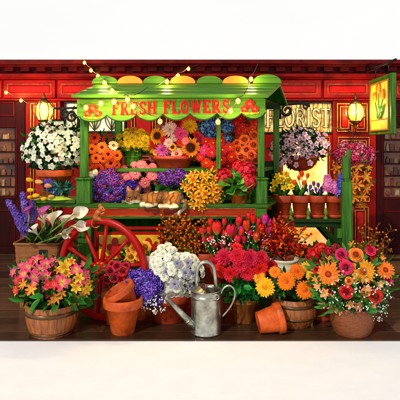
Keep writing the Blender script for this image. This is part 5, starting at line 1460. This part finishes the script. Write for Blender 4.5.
# white petunias with trailing lobelia
D = 4.84; k = D / F; c = on(169, D, 0)
t = thing('potted_plant', 'low terracotta bowl of white petunias with purple lobelia and white specks trailing left', 'potted plant', c, FG)
c_pot(t, c, 23 * k, 16 * k, 27 * k, 7 * k, TERRA2)
E = (172, 274, 30, 25, 4.78, .24)
foliage(t, E, 150, 6.5, LG + [C('#8aa83c')])
g_ = [(166.5, 272, 5.4), (185.5, 273, 5.6), (193.5, 273.5, 5), (177.5, 263.5, 4.5), (188, 263, 5), (175, 284, 5.2), (190, 286, 4.6)]
heads(t, E, 'lilac_petunia', g_, .5)
pts = [q for q in spread(E, 96, .1, .95, .15) if q[1].y > 0 or all((200 + q[0].x * F / q[0].y - x) ** 2 + (HZ + (H - q[0].z) * F / q[0].y - y) ** 2 > 20 for x, y, r in g_)]
scatter(t, E, 'white_petunia', 0, 4.3, pts=pts, face=.4)
E2 = (144, 287, 17, 21, 4.66, .14)
foliage(t, E2, 60, 4.5); scatter(t, E2, 'lobelia', 44, 4.6, .1, 1)
for (x, y) in ((125, 276), (129, 273), (133, 271), (160, 300), (157, 304)): put('lobelia', t, P(x, y, 4.74 if x < 140 else 4.62), Vector((-.2, -1, .3)), 4 * k)
sprigs(t, (153, 304, 14, 10, 4.6, .06), 80, .75)

# watering can
D = 4.5; k = D / F; c = on(206, D, 0)
t = thing('watering_can', 'worn galvanised steel watering can standing at the front centre', 'watering can', c)
M = Matrix.Translation(c)
hz_ = 43 * k
mb = MB(); mb.lathe([(.001, .004), (14.2 * k, .004), (15.3 * k, 0), (15.5 * k, 1.2 * k), (14.9 * k, 2 * k), (14.9 * k, 20 * k), (15.2 * k, 34 * k), (15.2 * k, 35.5 * k), (15.9 * k, 36 * k), (15.9 * k, 37.5 * k), (15.3 * k, 38 * k), (15.3 * k, 42 * k), (15.9 * k, 42.4 * k), (15.9 * k, 43.3 * k), (15 * k, 43.4 * k), (14.6 * k, 40 * k), (14.4 * k, 6 * k), (.001, 6 * k)], 56, M, cap=False); body = mb.build('body', GALV, t)
# half cover at the spout side, rising to the handle
mb = MB(); vs = []; N = 20
for i in range(N + 1):
    a = PI / 2 + PI * i / N; vs.append((c.x + 15 * k * math.cos(a), c.y + 15 * k * math.sin(a), hz_))
for i in range(N + 1):
    a = PI / 2 + PI * i / N; q = i / N; vs.append((c.x + 7 * k * math.cos(a), c.y + 15 * k * math.sin(a) * .8, hz_ + 4.5 * k * math.sin(PI * q) ** .7))
fs = [(i, i + 1, N + 2 + i, N + 1 + i) for i in range(N)]
mb.add(vs, fs); mb.add([v for v in vs[N + 1:]], [list(range(N + 1))]); mb.build('half_cover', GALV, t)
mb = MB(); pts = [c + Vector((-9.5 * k, 0, hz_ - 1.5 * k)), c + Vector((-9 * k, 0, hz_ + 10 * k))] + [c + Vector((k * (-.2 + 8.8 * math.cos(a)), 0, hz_ + 17 * k + 10 * k * math.sin(a))) for a in [PI - PI * i / 12 for i in range(13)]] + [c + Vector((9.6 * k, -.005, hz_ + 8 * k)), c + Vector((10 * k, -.02, hz_ - 2 * k))]
mb.tube(pts, 2.0 * k, 10, None, 1.0); mb.build('top_handle', GALV, t)
mb = MB(); pts = [c + Vector((x * k, -.02, z * k)) for x, z in ((14, 38), (18, 45), (24, 47), (28.5, 42), (28, 34), (23, 24), (15, 15))]
sm = []
for i in range(len(pts) - 1):
    for j in range(5):
        p0, p1, p2, p3 = pts[max(0, i - 1)], pts[i], pts[i + 1], pts[min(len(pts) - 1, i + 2)]; q = j / 5
        sm.append(.5 * ((2 * p1) + (p2 - p0) * q + (2 * p0 - 5 * p1 + 4 * p2 - p3) * q * q + (3 * p1 - p0 - 3 * p2 + p3) * q ** 3))
mb.tube(sm, 1.1 * k, 8); mb.build('back_handle', GALV, t)
mb = MB(); a, bq = c + Vector((-12 * k, -.06, 8 * k)), c + Vector((-39.5 * k, -.16, 41 * k))
dd = (bq - a); mb.tube([a, a + dd * .15, a + dd * .85, bq, bq + dd * .005], [4 * k, 3.6 * k, 2.1 * k, 2.2 * k, 1.5 * k], 16); mb.tube([a + dd * .2, a + dd * .23], [3.9 * k, 3.8 * k], 16); mb.build('spout', GALV, t)
mb = MB(); q_ = [c + Vector((10 * k + 2.6 * k * math.cos(i * PI / 8), -15.6 * k * .8, 38.5 * k + 2.6 * k * math.sin(i * PI / 8))) for i in range(17)]; mb.tube(q_, .5 * k, 6); mb.ball(c + Vector((10 * k, -11.4 * k, 40.5 * k)), 1.3 * k); mb.build('ring', GALV, t)

# berry pot, tulips
t, b0 = plainpot(206, 4.99, 13, 62, 'potted_plant', 'tall terracotta pot of orange berry twigs in front of the cart beam', TERRA2)
berries(t, b0, [P(rnd.uniform(158, 212), rnd.uniform(216, 240), 4.97 + rnd.uniform(-.1, .03)) for _ in range(26)], C('#e87818'), 1.1, 13, [C('#5a6a1c'), C('#c8601c'), C('#7a3a10')], .0105)
berries(t, b0, [P(rnd.uniform(160, 192), rnd.uniform(236, 252), 4.94 + rnd.uniform(-.1, .03)) for _ in range(9)], C('#d86010'), 1.1, 14, [C('#5a6a1c'), C('#c8601c')], .010)
TU = 'tulip bunches'
t, b0 = plainpot(218, 4.93, 10, 52, 'potted_plant', 'bunch of red tulips with white specks left of the mixed tulips', TERRA2)
G = [(217, 228, 6.4, 1), (229.5, 231, 7, 1), (237.5, 221, 5, 1), (212, 240, 4.6, 1), (223, 244, 4.6, 1), (236, 240, 5, 1), (205.5, 240, 4, 1), (210, 230, 4, 1), (224, 222, 3.6, 1), (231, 246, 4, 1), (203, 231, 3.6, 1), (216, 246, 4, 1), (240, 232, 4, 1), (224, 234, 4.4, 1), (211, 222, 3.6, 1)]
for (x, y, r, _) in G:
    put('red_tulip', t, P(x, y + r * 1.1, 4.86 + rnd.uniform(-.06, .06)), Vector(((x - 220) * .014, -.25, 1)), 1.22 * r * 4.86 / F)
stems(t, [(P(x, y + r, 4.88), b0) for x, y, r, _ in G], .007); blades(t, b0, [P(rnd.uniform(203, 240), rnd.uniform(213, 246), 4.9 + rnd.uniform(-.1, .08)) for _ in range(26)], 5, LG + [C('#8a7a2c')])
sprigs(t, (221, 245, 19, 13, 4.84, .08), 70, .7, C('#e8e4da'))
t, b0 = plainpot(252, 4.95, 10, 50, 'potted_plant', 'bunch of scarlet and magenta tulips beside the cart right corner', TERRA2)
G = [(247, 225, 5, 's'), (253, 219, 4.4, 's'), (242.5, 230, 5, 'm'), (264, 219, 4.6, 'm'), (260, 229, 5.4, 's'), (256, 237, 5, 's'), (244, 240, 4.4, 'r'), (267, 243, 4.6, 's'), (269, 231, 4.4, 'm'), (268, 222, 3.6, 'm'), (250, 233, 4.4, 'r'), (262, 243, 4, 'r'), (249, 216, 3.4, 'r'), (258, 222, 4, 'r')]
for (x, y, r, q) in G:
    put({'s': 'scarlet_tulip', 'm': 'magenta_tulip', 'r': 'red_tulip'}[q], t, P(x, y + r * 1.1, 4.88 + rnd.uniform(-.06, .06)), Vector(((x - 254) * .014, -.25, 1)), 1.22 * r * 4.88 / F)
stems(t, [(P(x, y + r, 4.9), b0) for x, y, r, _ in G], .007); blades(t, b0, [P(rnd.uniform(240, 270), rnd.uniform(222, 250), 4.92 + rnd.uniform(-.1, .08)) for _ in range(24)], 4.5)
sprigs(t, (257, 240, 15, 15, 4.87, .08), 60, .6, C('#d8d0e0'), name='lilac_sprigs')
# carnations
t, b0 = plainpot(244, 4.79, 14.5, 25, 'potted_plant', 'orange pot of crimson carnations with parsley green leaves right of the watering can', BARREL)
E = (246, 264, 29, 17, 4.74, .2)
foliage(t, (243, 288, 22, 14, 4.7, .2), 110, 8, [C('#1f7a2c'), C('#2c9a38'), C('#145a1e')], .6, .3); foliage(t, E, 60, 8)
heads(t, E, 'crimson_carnation', [(224, 257, 8.5), (238, 256, 8.4), (251, 258.5, 9), (221, 269.5, 8), (231, 274, 8.4), (248, 273, 8.4), (260, 269, 8.4), (262, 258, 7.5), (241, 265, 8), (272, 266, 6), (214, 263, 6), (256, 279, 5.5), (237, 248, 6)], .5)
# red berry branches in a cream bowl
D = 4.93; k = D / F; c = on(284, D, 0)
t = thing('potted_plant', 'cream glazed pot of red berry branches in front of the lit doorway', 'potted plant', c, FG)
M = Matrix.Translation(c); mb = MB(); hp_ = H - (258 - HZ) * k
mb.lathe([(.001, 0), (9 * k, 0), (10 * k, 2 * k), (12.5 * k, hp_ * .5), (14 * k, hp_ - 6 * k), (13.4 * k, hp_ - 3 * k), (14.8 * k, hp_ - 2 * k), (14.8 * k, hp_), (13 * k, hp_), (12 * k, hp_ - 5 * k), (.001, hp_ - 5 * k)], 40, M, cap=False); mb.build('pot', CREAM, t)
b0 = c + Vector((0, 0, hp_ - .03))
berries(t, b0, [P(x, y, 4.9 + rnd.uniform(-.1, .1)) for x, y in ((308, 238), (302, 231), (290, 222), (281, 219), (272, 222), (266, 232), (262, 243), (276, 230), (297, 243), (304, 250), (268, 226), (285, 229), (292, 232), (270, 240), (279, 238), (264, 250))], C('#c80c16'), 1.2, 14, [C('#d82414'), C('#e8501a'), C('#b81010'), C('#f0701c')], .0115)
foliage(t, (277, 241, 17, 17, 4.95, .14), 130, 8, [C('#c81c14'), C('#e04a18'), C('#a81010'), C('#f0781c')], .3, .2)

# gerbera barrel
D = 4.72; k = D / F; c = on(293, D, 0)
t = thing('barrel_planter', 'low hooped wooden tub of orange and yellow gerberas right of centre', 'barrel planter', c, FG)
c_barrel(t, c, 19 * k, 23 * k, 17 * k, 27 * k, ((.80, .1), (.36, .09)))
E = (286, 283, 32, 19, 4.62, .2)
foliage(t, (287, 285, 26, 14, 4.66, .16), 90, 9)
heads(t, E, 'yellow_gerbera', [(265, 287, 10.5), (259, 277, 7)], .65); heads(t, E, 'bright_orange_gerbera', [(286.5, 281, 10), (297, 271.5, 8.5), (305, 290, 10), (275, 272, 6.5), (313, 281, 6)], .65); heads(t, E, 'lemon_gerbera', [(308, 269, 9), (311, 276, 6)], .65)
b0 = c + Vector((0, 0, 24 * k)); stems(t, [(ell_pt(E, x, y, .7)[0], b0) for x, y in ((265, 287), (286, 281), (297, 272), (305, 290), (275, 272))])
# red geraniums behind
t, b0 = plainpot(322, 4.86, 13, 40, 'potted_plant', 'clump of deep red geraniums below the bench brace', TERRA2)
E = (324, 256, 19, 12, 4.82, .16)
foliage(t, E, 50, 8); heads(t, E, 'red_geranium', [(313, 255, 7.5), (321, 249, 7), (329, 253, 6.5), (336, 249, 5.5), (317, 263, 7), (341, 254, 6), (326, 262, 6), (333, 258, 5.5), (309, 262, 5)], .5)
# right arrangement
D = 4.5; k = D / F; c = on(352, D, 0)
t = thing('flower_basket', 'big wicker basket arrangement with a golden gerbera at the front right', 'flower basket', c, FG)
c_basket(t, c, 22 * k, 17 * k, 27 * k, WICK2, .1)
E = (354, 280, 42, 34, 4.5, .34)
foliage(t, E, 330, 10, [C('#2c6a24'), C('#1c4a1c'), C('#3c8434'), C('#5a8a3c'), C('#76923a')], .36, .45)
foliage(t, (352, 301, 34, 14, 4.42, .28), 70, 12, [C('#2c7a2c'), C('#1c5a24'), C('#4a9a3c')], .3, .5)
heads(t, E, 'golden_gerbera', [(363, 271.5, 13.5)], .72); heads(t, E, 'burnt_orange_gerbera', [(328.5, 274, 12), (385.5, 270, 9.5)], .68)
heads(t, E, 'red_rose', [(346, 292, 6.4), (376, 296.5, 6.8)], .6); heads(t, E, 'magenta_rose', [(346, 267, 6.6), (341.5, 254.5, 6), (388, 281, 3.6), (371, 250, 5)], .6); heads(t, E, 'peach_rose', [(356, 254.5, 6.5), (366, 292, 4.4), (349, 281, 3.8)], .6)
heads(t, E, 'peach_alstroemeria', [(325, 293, 6), (334, 307, 6), (357, 305, 5.5), (342, 309, 6), (366, 288, 5), (350, 303, 5), (324, 303, 5), (371, 305, 5), (379, 284, 4.5), (334, 297, 4.5), (318, 286, 4.5)], .5)
heads(t, E, 'orange_alstroemeria', [(316, 279, 4), (352, 245, 4), (382, 259, 3.6)], .5)
scatter(t, (354, 279, 39, 31, 4.5, .27), ['peach_alstroemeria', 'magenta_rose', 'orange_alstroemeria', 'peach_rose', 'red_rose'], 30, 3.8, .6, .75)
sprigs(t, (355, 288, 38, 26, 4.46, .34), 110, .75); sprigs(t, (376, 308, 12, 13, 4.42, .1), 60, .7)
b0 = c + Vector((0, 0, 25 * k))
berries(t, b0, [P(x, y, 4.55 + rnd.uniform(-.1, .12)) for x, y in ((367, 226), (379, 222), (391, 229), (394, 238), (385, 236), (373, 236), (362, 232), (370, 244), (388, 248), (357, 240))], C('#d8801c'), 1.0, 12, [C('#a8601c'), C('#7a5a18')], .0085)

# ------------------------------------------------------------------ cat and mouse (one continuous remeshed body each)
def soft_body(name, balls, chains, cones, m_, parent, vox, colf, fur=0, furlen=.012, flow=(1, 0, 0)):
    mb = MB()
    for (p, r, sq) in balls: mb.ball(p, r, 16, 10, sq)
    for ch in chains:
        for (a, ra), (bq, rb) in zip(ch, ch[1:]):
            nn = max(2, int((bq - a).length / (min(ra, rb) * .35)))
            for i in range(nn + 1): mb.ball(a.lerp(bq, i / nn), ra + (rb - ra) * i / nn, 12, 8)
    for (base, tip, r, flat) in cones:
        ax = (tip - base); M = Matrix.Translation(base) @ ax.to_track_quat('Z', 'X').to_matrix().to_4x4() @ Matrix.Diagonal((flat[0], flat[1], 1, 1))
        L = ax.length; mb.lathe([(r, 0), (r * .86, L * .35), (r * .5, L * .75), (r * .12, L)], 14, M)
    me = mb.mesh(name, m_); o = bpy.data.objects.new(name, me); col.objects.link(o)
    rm_ = o.modifiers.new('remesh', 'REMESH'); rm_.mode = 'VOXEL'; rm_.voxel_size = vox
    sm_ = o.modifiers.new('smooth', 'SMOOTH'); sm_.iterations = 4; sm_.factor = .5
    bpy.context.view_layer.update()
    nm = bpy.data.meshes.new_from_object(o.evaluated_get(bpy.context.evaluated_depsgraph_get())); nm.name = name
    bpy.data.objects.remove(o)
    nm.materials.clear(); nm.materials.append(m_)
    for p in nm.polygons: p.use_smooth = True
    for a in list(nm.color_attributes): nm.color_attributes.remove(a)
    ca = nm.color_attributes.new('Col', 'FLOAT_COLOR', 'POINT')
    for i, v in enumerate(nm.vertices): ca.data[i].color = (*colf(v.co), 1)
    body = link(name, nm, parent)
    if fur:
        hb_ = MB(); fl_ = Vector(flow); ps = nm.polygons
        for k in range(fur):
            p = ps[rnd.randrange(len(ps))]; c_ = Vector(p.center); nr = Vector(p.normal)
            t_ = fl_ - nr * fl_.dot(nr) + Vector((rnd.uniform(-.4, .4), rnd.uniform(-.4, .4), rnd.uniform(-.5, .3)))
            d_ = (t_.normalized() * .85 + nr * .6).normalized() * furlen * rnd.uniform(.6, 1.3); sd_ = d_.cross(nr).normalized() * furlen * .07
            cc = jit(colf(c_), .22); q = c_ - nr * .002
            hb_.add([q - sd_, q + sd_, q + d_], [(0, 1, 2)], [tuple(x * .85 for x in cc)] * 2 + [tuple(min(1, x * 1.12) for x in cc)])
        f_ = hb_.build('fur', FURM, body); f_['kind'] = 'stuff'
    return body
FURM = attr_mat('animal_fur', .8, 0, 30, .97, 1.03)
D = 5.13; k = D / F
cat = thing('cat', 'tabby and cream cat asleep on its side along the cart deck edge', 'cat', P(155, 205, D))
def cp(x, y, dd=0): return P(x, y, D + dd)
def nz_(v, sc_, o_=0): return noise.noise(Vector((v.x * sc_ + o_, v.y * sc_, v.z * sc_)))
def catcol(v):
    px = 200 + v.x * F / v.y; py = HZ + (H - v.z) * F / v.y
    base = lerp(C('#6e4626'), C('#b56c2a'), min(1, max(0, .5 + 1.4 * nz_(v, 9))))
    st = math.sin(px * 1.25 + (py - 198) * .25 + 2.6 * nz_(v, 14, 3)); 
    if st > .35: base = lerp(base, C('#4a3220'), min(.8, (st - .35) * 1.6))
    pale = max(0, min(1, (py - 203.2) * .45 + 1.1 * nz_(v, 18, 7)))
    if px < 145: pale = max(pale, min(1, max(0, (py - 200.5) * .6 + 1.2 * nz_(v, 16, 5))))
    pale = max(pale, min(1, max(0, (nz_(v, 11, 21) - .34) * 5)))
    base = lerp(base, C('#ecdcb6'), pale)
    if px > 178: base = lerp(base, C('#4c4238') if math.sin(px * .9 + py * 1.3) > 0 else C('#7a6a56'), min(1, (px - 178) / 3))
    elif py > 208: base = lerp(C('#4c4238'), C('#7a6a56'), .5 + .5 * math.sin(py * 1.3))
    return base
K = k
balls = [(cp(133.5, 197, -.03), 7.2 * K, (1.06, .95, .95)), (cp(128.6, 200.6, -.065), 3.4 * K, (1.1, .9, .8)), (cp(130.5, 202.8, -.05), 2.8 * K, (1.2, 1, .7)), (cp(138, 200, -.05), 4.6 * K, (1, .9, .8)),
         (cp(176, 198, .02), 7.6 * K, (1.1, 1, .95)), (cp(166, 198.4, .02), 7.3 * K, (1.3, 1, .9)), (cp(154, 198.2, .015), 7.4 * K, (1.25, 1, .93)), (cp(145.5, 199, 0), 6.4 * K, (1.1, 1, .9)), (cp(171, 201, -.05), 5 * K, (1.2, .9, .9))]
chains = [[(cp(140, 199.5, -.01), 5.4 * K), (cp(147, 199, 0), 6 * K), (cp(158, 198.2, .015), 7 * K), (cp(170, 198.2, .02), 7 * K), (cp(178, 199, .02), 6 * K)],
          [(cp(148, 201, -.05), 3.4 * K), (cp(151.5, 204, -.10), 2.5 * K), (cp(146, 204.6, -.14), 2.2 * K), (cp(142, 204.7, -.15), 2.6 * K)],
          [(cp(152, 201, -.05), 3.2 * K), (cp(155.5, 203.6, -.12), 2.4 * K), (cp(151, 205.3, -.17), 2.1 * K), (cp(147.5, 205.4, -.18), 2.5 * K)],
          [(cp(172, 201, -.04), 4.6 * K), (cp(166, 203, -.10), 3.4 * K), (cp(170, 206, -.14), 2.4 * K), (cp(163.5, 206.2, -.16), 2.1 * K), (cp(160.5, 206, -.165), 2.5 * K)],
          [(cp(177, 202, -.05), 4.2 * K), (cp(173, 204.5, -.12), 2.9 * K), (cp(176.5, 207, -.15), 2.1 * K), (cp(171.5, 208.2, -.16), 2.4 * K)],
          [(cp(181, 200, .01), 3.2 * K), (cp(185.5, 203.5, -.06), 2.6 * K), (cp(185, 207, -.125), 2.3 * K), (cp(182.5, 210.5, -.13), 2.3 * K), (cp(178.5, 213.5, -.13), 2.3 * K), (cp(175.5, 214.2, -.13), 1.7 * K)]]
cones = [(cp(129.6, 192.2, -.03), cp(127.2, 185.6, -.035), 2.9 * K, (1.05, .5)), (cp(137.4, 191.4, -.03), cp(138.8, 184.6, -.03), 3.0 * K, (1.05, .5))]
body = soft_body('body', balls, chains, cones, COLM, cat, .0055, catcol, 9000, .013)
mb = MB(); mb.col = C('#c98a74')
for (a, tp) in (((129.4, 191.6), (127.6, 187.4)), ((137.5, 190.8), (138.5, 186.6))):
    A, Tp = cp(*a, -.052), cp(*tp, -.05); sd_ = Vector((1.5 * K, 0, 0)); mb.add([A - sd_, A + sd_, Tp, A - sd_ + Vector((0, .004, 0)), A + sd_ + Vector((0, .004, 0)), Tp + Vector((0, .004, 0))], [(0, 1, 2), (5, 4, 3), (0, 3, 4, 1), (1, 4, 5, 2), (2, 5, 3, 0)])
mb.build('inner_ears', COLM, body)
mb = MB(); mb.col = (.02, .015, .01)
for (x, y) in ((129.2, 197.0), (135.4, 197.2)):
    mb.tube([cp(x - 1.7, y - .3, -.094), cp(x, y + .7, -.1), cp(x + 1.7, y - .1, -.096)], .38 * K, 5)
mb.build('closed_eyes', COLM, body)
mb = MB(); mb.col = C('#b0604c'); mb.ball(cp(128, 199.3, -.098), .95 * K, 8, 6, (1.1, .8, .7)); mb.col = (.06, .025, .02); mb.tube([cp(126.4, 201.6, -.094), cp(128, 200.9, -.1), cp(129.8, 201.7, -.095)], .22 * K, 5); mb.build('nose', COLM, body)
mb = MB(); mb.col = C('#f4efe0')
for sg in (-1, 1):
    for q in range(3): mb.tube([cp(128 + sg * 1.8, 201 + .4 * q, -.09), cp(128 + sg * 6.5, 200 + 1.3 * q, -.11)], .09 * K, 4)
mb.build('whiskers', COLM, body)

D = 4.80; k = D / F; K = k
ms = thing('mouse', 'little brown mouse sitting upright on top of the red wheel rim', 'mouse', P(97, 221.5, D))
balls = [(cp(96.3, 217.6), 4.0 * K, (.95, .95, 1)), (cp(97.6, 213.6), 3.3 * K, (.9, .95, 1.15)), (cp(101, 208.9, -.01), 2.9 * K, (1.1, .95, .95)), (cp(98.8, 218.8, -.02), 2.3 * K, (1, .8, 1)), (cp(98.8, 218.8, .02), 2.3 * K, (1, .8, 1)),
         (cp(99.6, 205.7, -.022), 1.9 * K, (.9, .45, 1)), (cp(100.6, 205.9, .02), 1.9 * K, (.9, .45, 1))]
chains = [[(cp(97.5, 214), 3 * K), (cp(99.4, 211), 2.5 * K), (cp(101, 209, -.01), 2.5 * K), (cp(104, 210, -.014), 1.1 * K)],
          [(cp(99, 212.6, -.02), 1.3 * K), (cp(101.6, 214.2, -.028), .9 * K), (cp(103.8, 212.8, -.028), .8 * K)], [(cp(99, 212.8, .016), 1.3 * K), (cp(101.6, 214.6, .012), .9 * K), (cp(103.6, 213.4, .006), .8 * K)],
          [(cp(99, 220, -.02), 1.4 * K), (cp(102.4, 221, -.026), .9 * K)], [(cp(99, 220, .02), 1.4 * K), (cp(102.2, 221, .02), .9 * K)],
          [(cp(94, 219.6, 0), 1.5 * K), (cp(92, 222, -.04), .95 * K), (cp(91.6, 225, -.046), .8 * K), (cp(93.6, 227.4, -.046), .7 * K), (cp(97, 227.6, -.046), .65 * K), (cp(99.4, 225.8, -.046), .6 * K)]]
def mcol(v):
    py = HZ + (H - v.z) * F / v.y; px = 200 + v.x * F / v.y
    return lerp(C('#8e4a1a'), C('#c87a3c'), min(1, max(0, .4 + 1.2 * nz_(v, 30) + (px - 98) * .08)))
body = soft_body('body', balls, chains, [], COLM, ms, .0035, mcol, 2200, .007, (-.3, 0, -1))
mb = MB(); mb.col = (.004, .004, .004)
for dd in (-.036, .018): mb.ball(cp(102.4, 208.2, dd), .55 * K, 8, 6)
mb.build('eyes', COLM, body)
mb = MB(); mb.col = C('#c0685a'); mb.ball(cp(104.9, 210, -.016), .5 * K, 8, 6); mb.build('nose', COLM, body)

# ------------------------------------------------------------------ string lights
def strand(label, pts, bulbs_, loc):
    t = thing('string_lights', label, 'string lights', loc, 'strings of warm bulbs')
    W3 = [P(*p) for p in pts]; mb = MB(); sm = []
    for i in range(len(W3) - 1):
        for j in range(8):
            q = j / 8; p = W3[i].lerp(W3[i + 1], q); p.z -= .03 * math.sin(PI * q); sm.append(p)
    sm.append(W3[-1]); mb.tube(sm, .0035, 5); mb.build('cable', WIRE, t)
    for i in bulbs_:
        p = W3[i]; mb = MB(); mb.lathe([(.001, -.066), (.016, -.06), (.024, -.042), (.019, -.022), (.008, -.014)], 12, Matrix.Translation(p), False); b_ = mb.build('bulb', BULB, t)
        mb = MB(); mb.lathe([(.008, -.016), (.009, 0), (.004, .003)], 10, Matrix.Translation(p), False); mb.build('socket', WIRE, b_)
        lamp_light(p + Vector((0, -.07, -.05)), 5.0 if p.y < 6.2 else 7.0, (1, .66, .2), .03, t)
    return t
strand('light string sloping from the cornice at upper left down to the sign lettering', [(78, 62.5, 7.6), (84.5, 60, 7.3), (91, 67.5, 6.6), (98, 73, 6.0), (104.5, 79, 5.3), (112, 87, 5.0), (127.5, 95.5, 4.84)], (1, 2, 3, 4, 5, 6), P(78, 62.5, 7.6))
strand('light string rising from above the lettering to the cornice at top centre', [(127.5, 94.5, 4.82), (146, 88, 4.95), (167, 78, 5.3), (178, 72.5, 6.2), (188.5, 66, 6.9), (200, 62.5, 7.6)], (2, 3, 4), P(200, 62.5, 7.6))
strand('light string crossing the roof right end down to the last sign letters', [(258, 62.5, 7.6), (251, 75.5, 5.35), (247.5, 88, 4.95), (238, 97, 4.80), (230.5, 107, 4.80), (218, 118, 4.85)], (1, 3, 4, 5), P(258, 62.5, 7.6))
strand('light string hanging in front of the sign board from emblem to the first word', [(80, 104, 4.86), (86, 103.5, 4.84), (101, 99.5, 4.84), (114, 98, 4.84), (133, 102.5, 4.84), (160, 117.5, 4.9)], (1, 2, 3, 4, 5), P(80, 104, 4.86))
strand('short light string along the far left fascia by the dark door', [(-6, 84, 7.6), (6, 90, 7.55), (21, 98, 7.55), (33, 104, 7.5), (44, 103, 7.45)], (1, 2), P(-6, 84, 7.6))
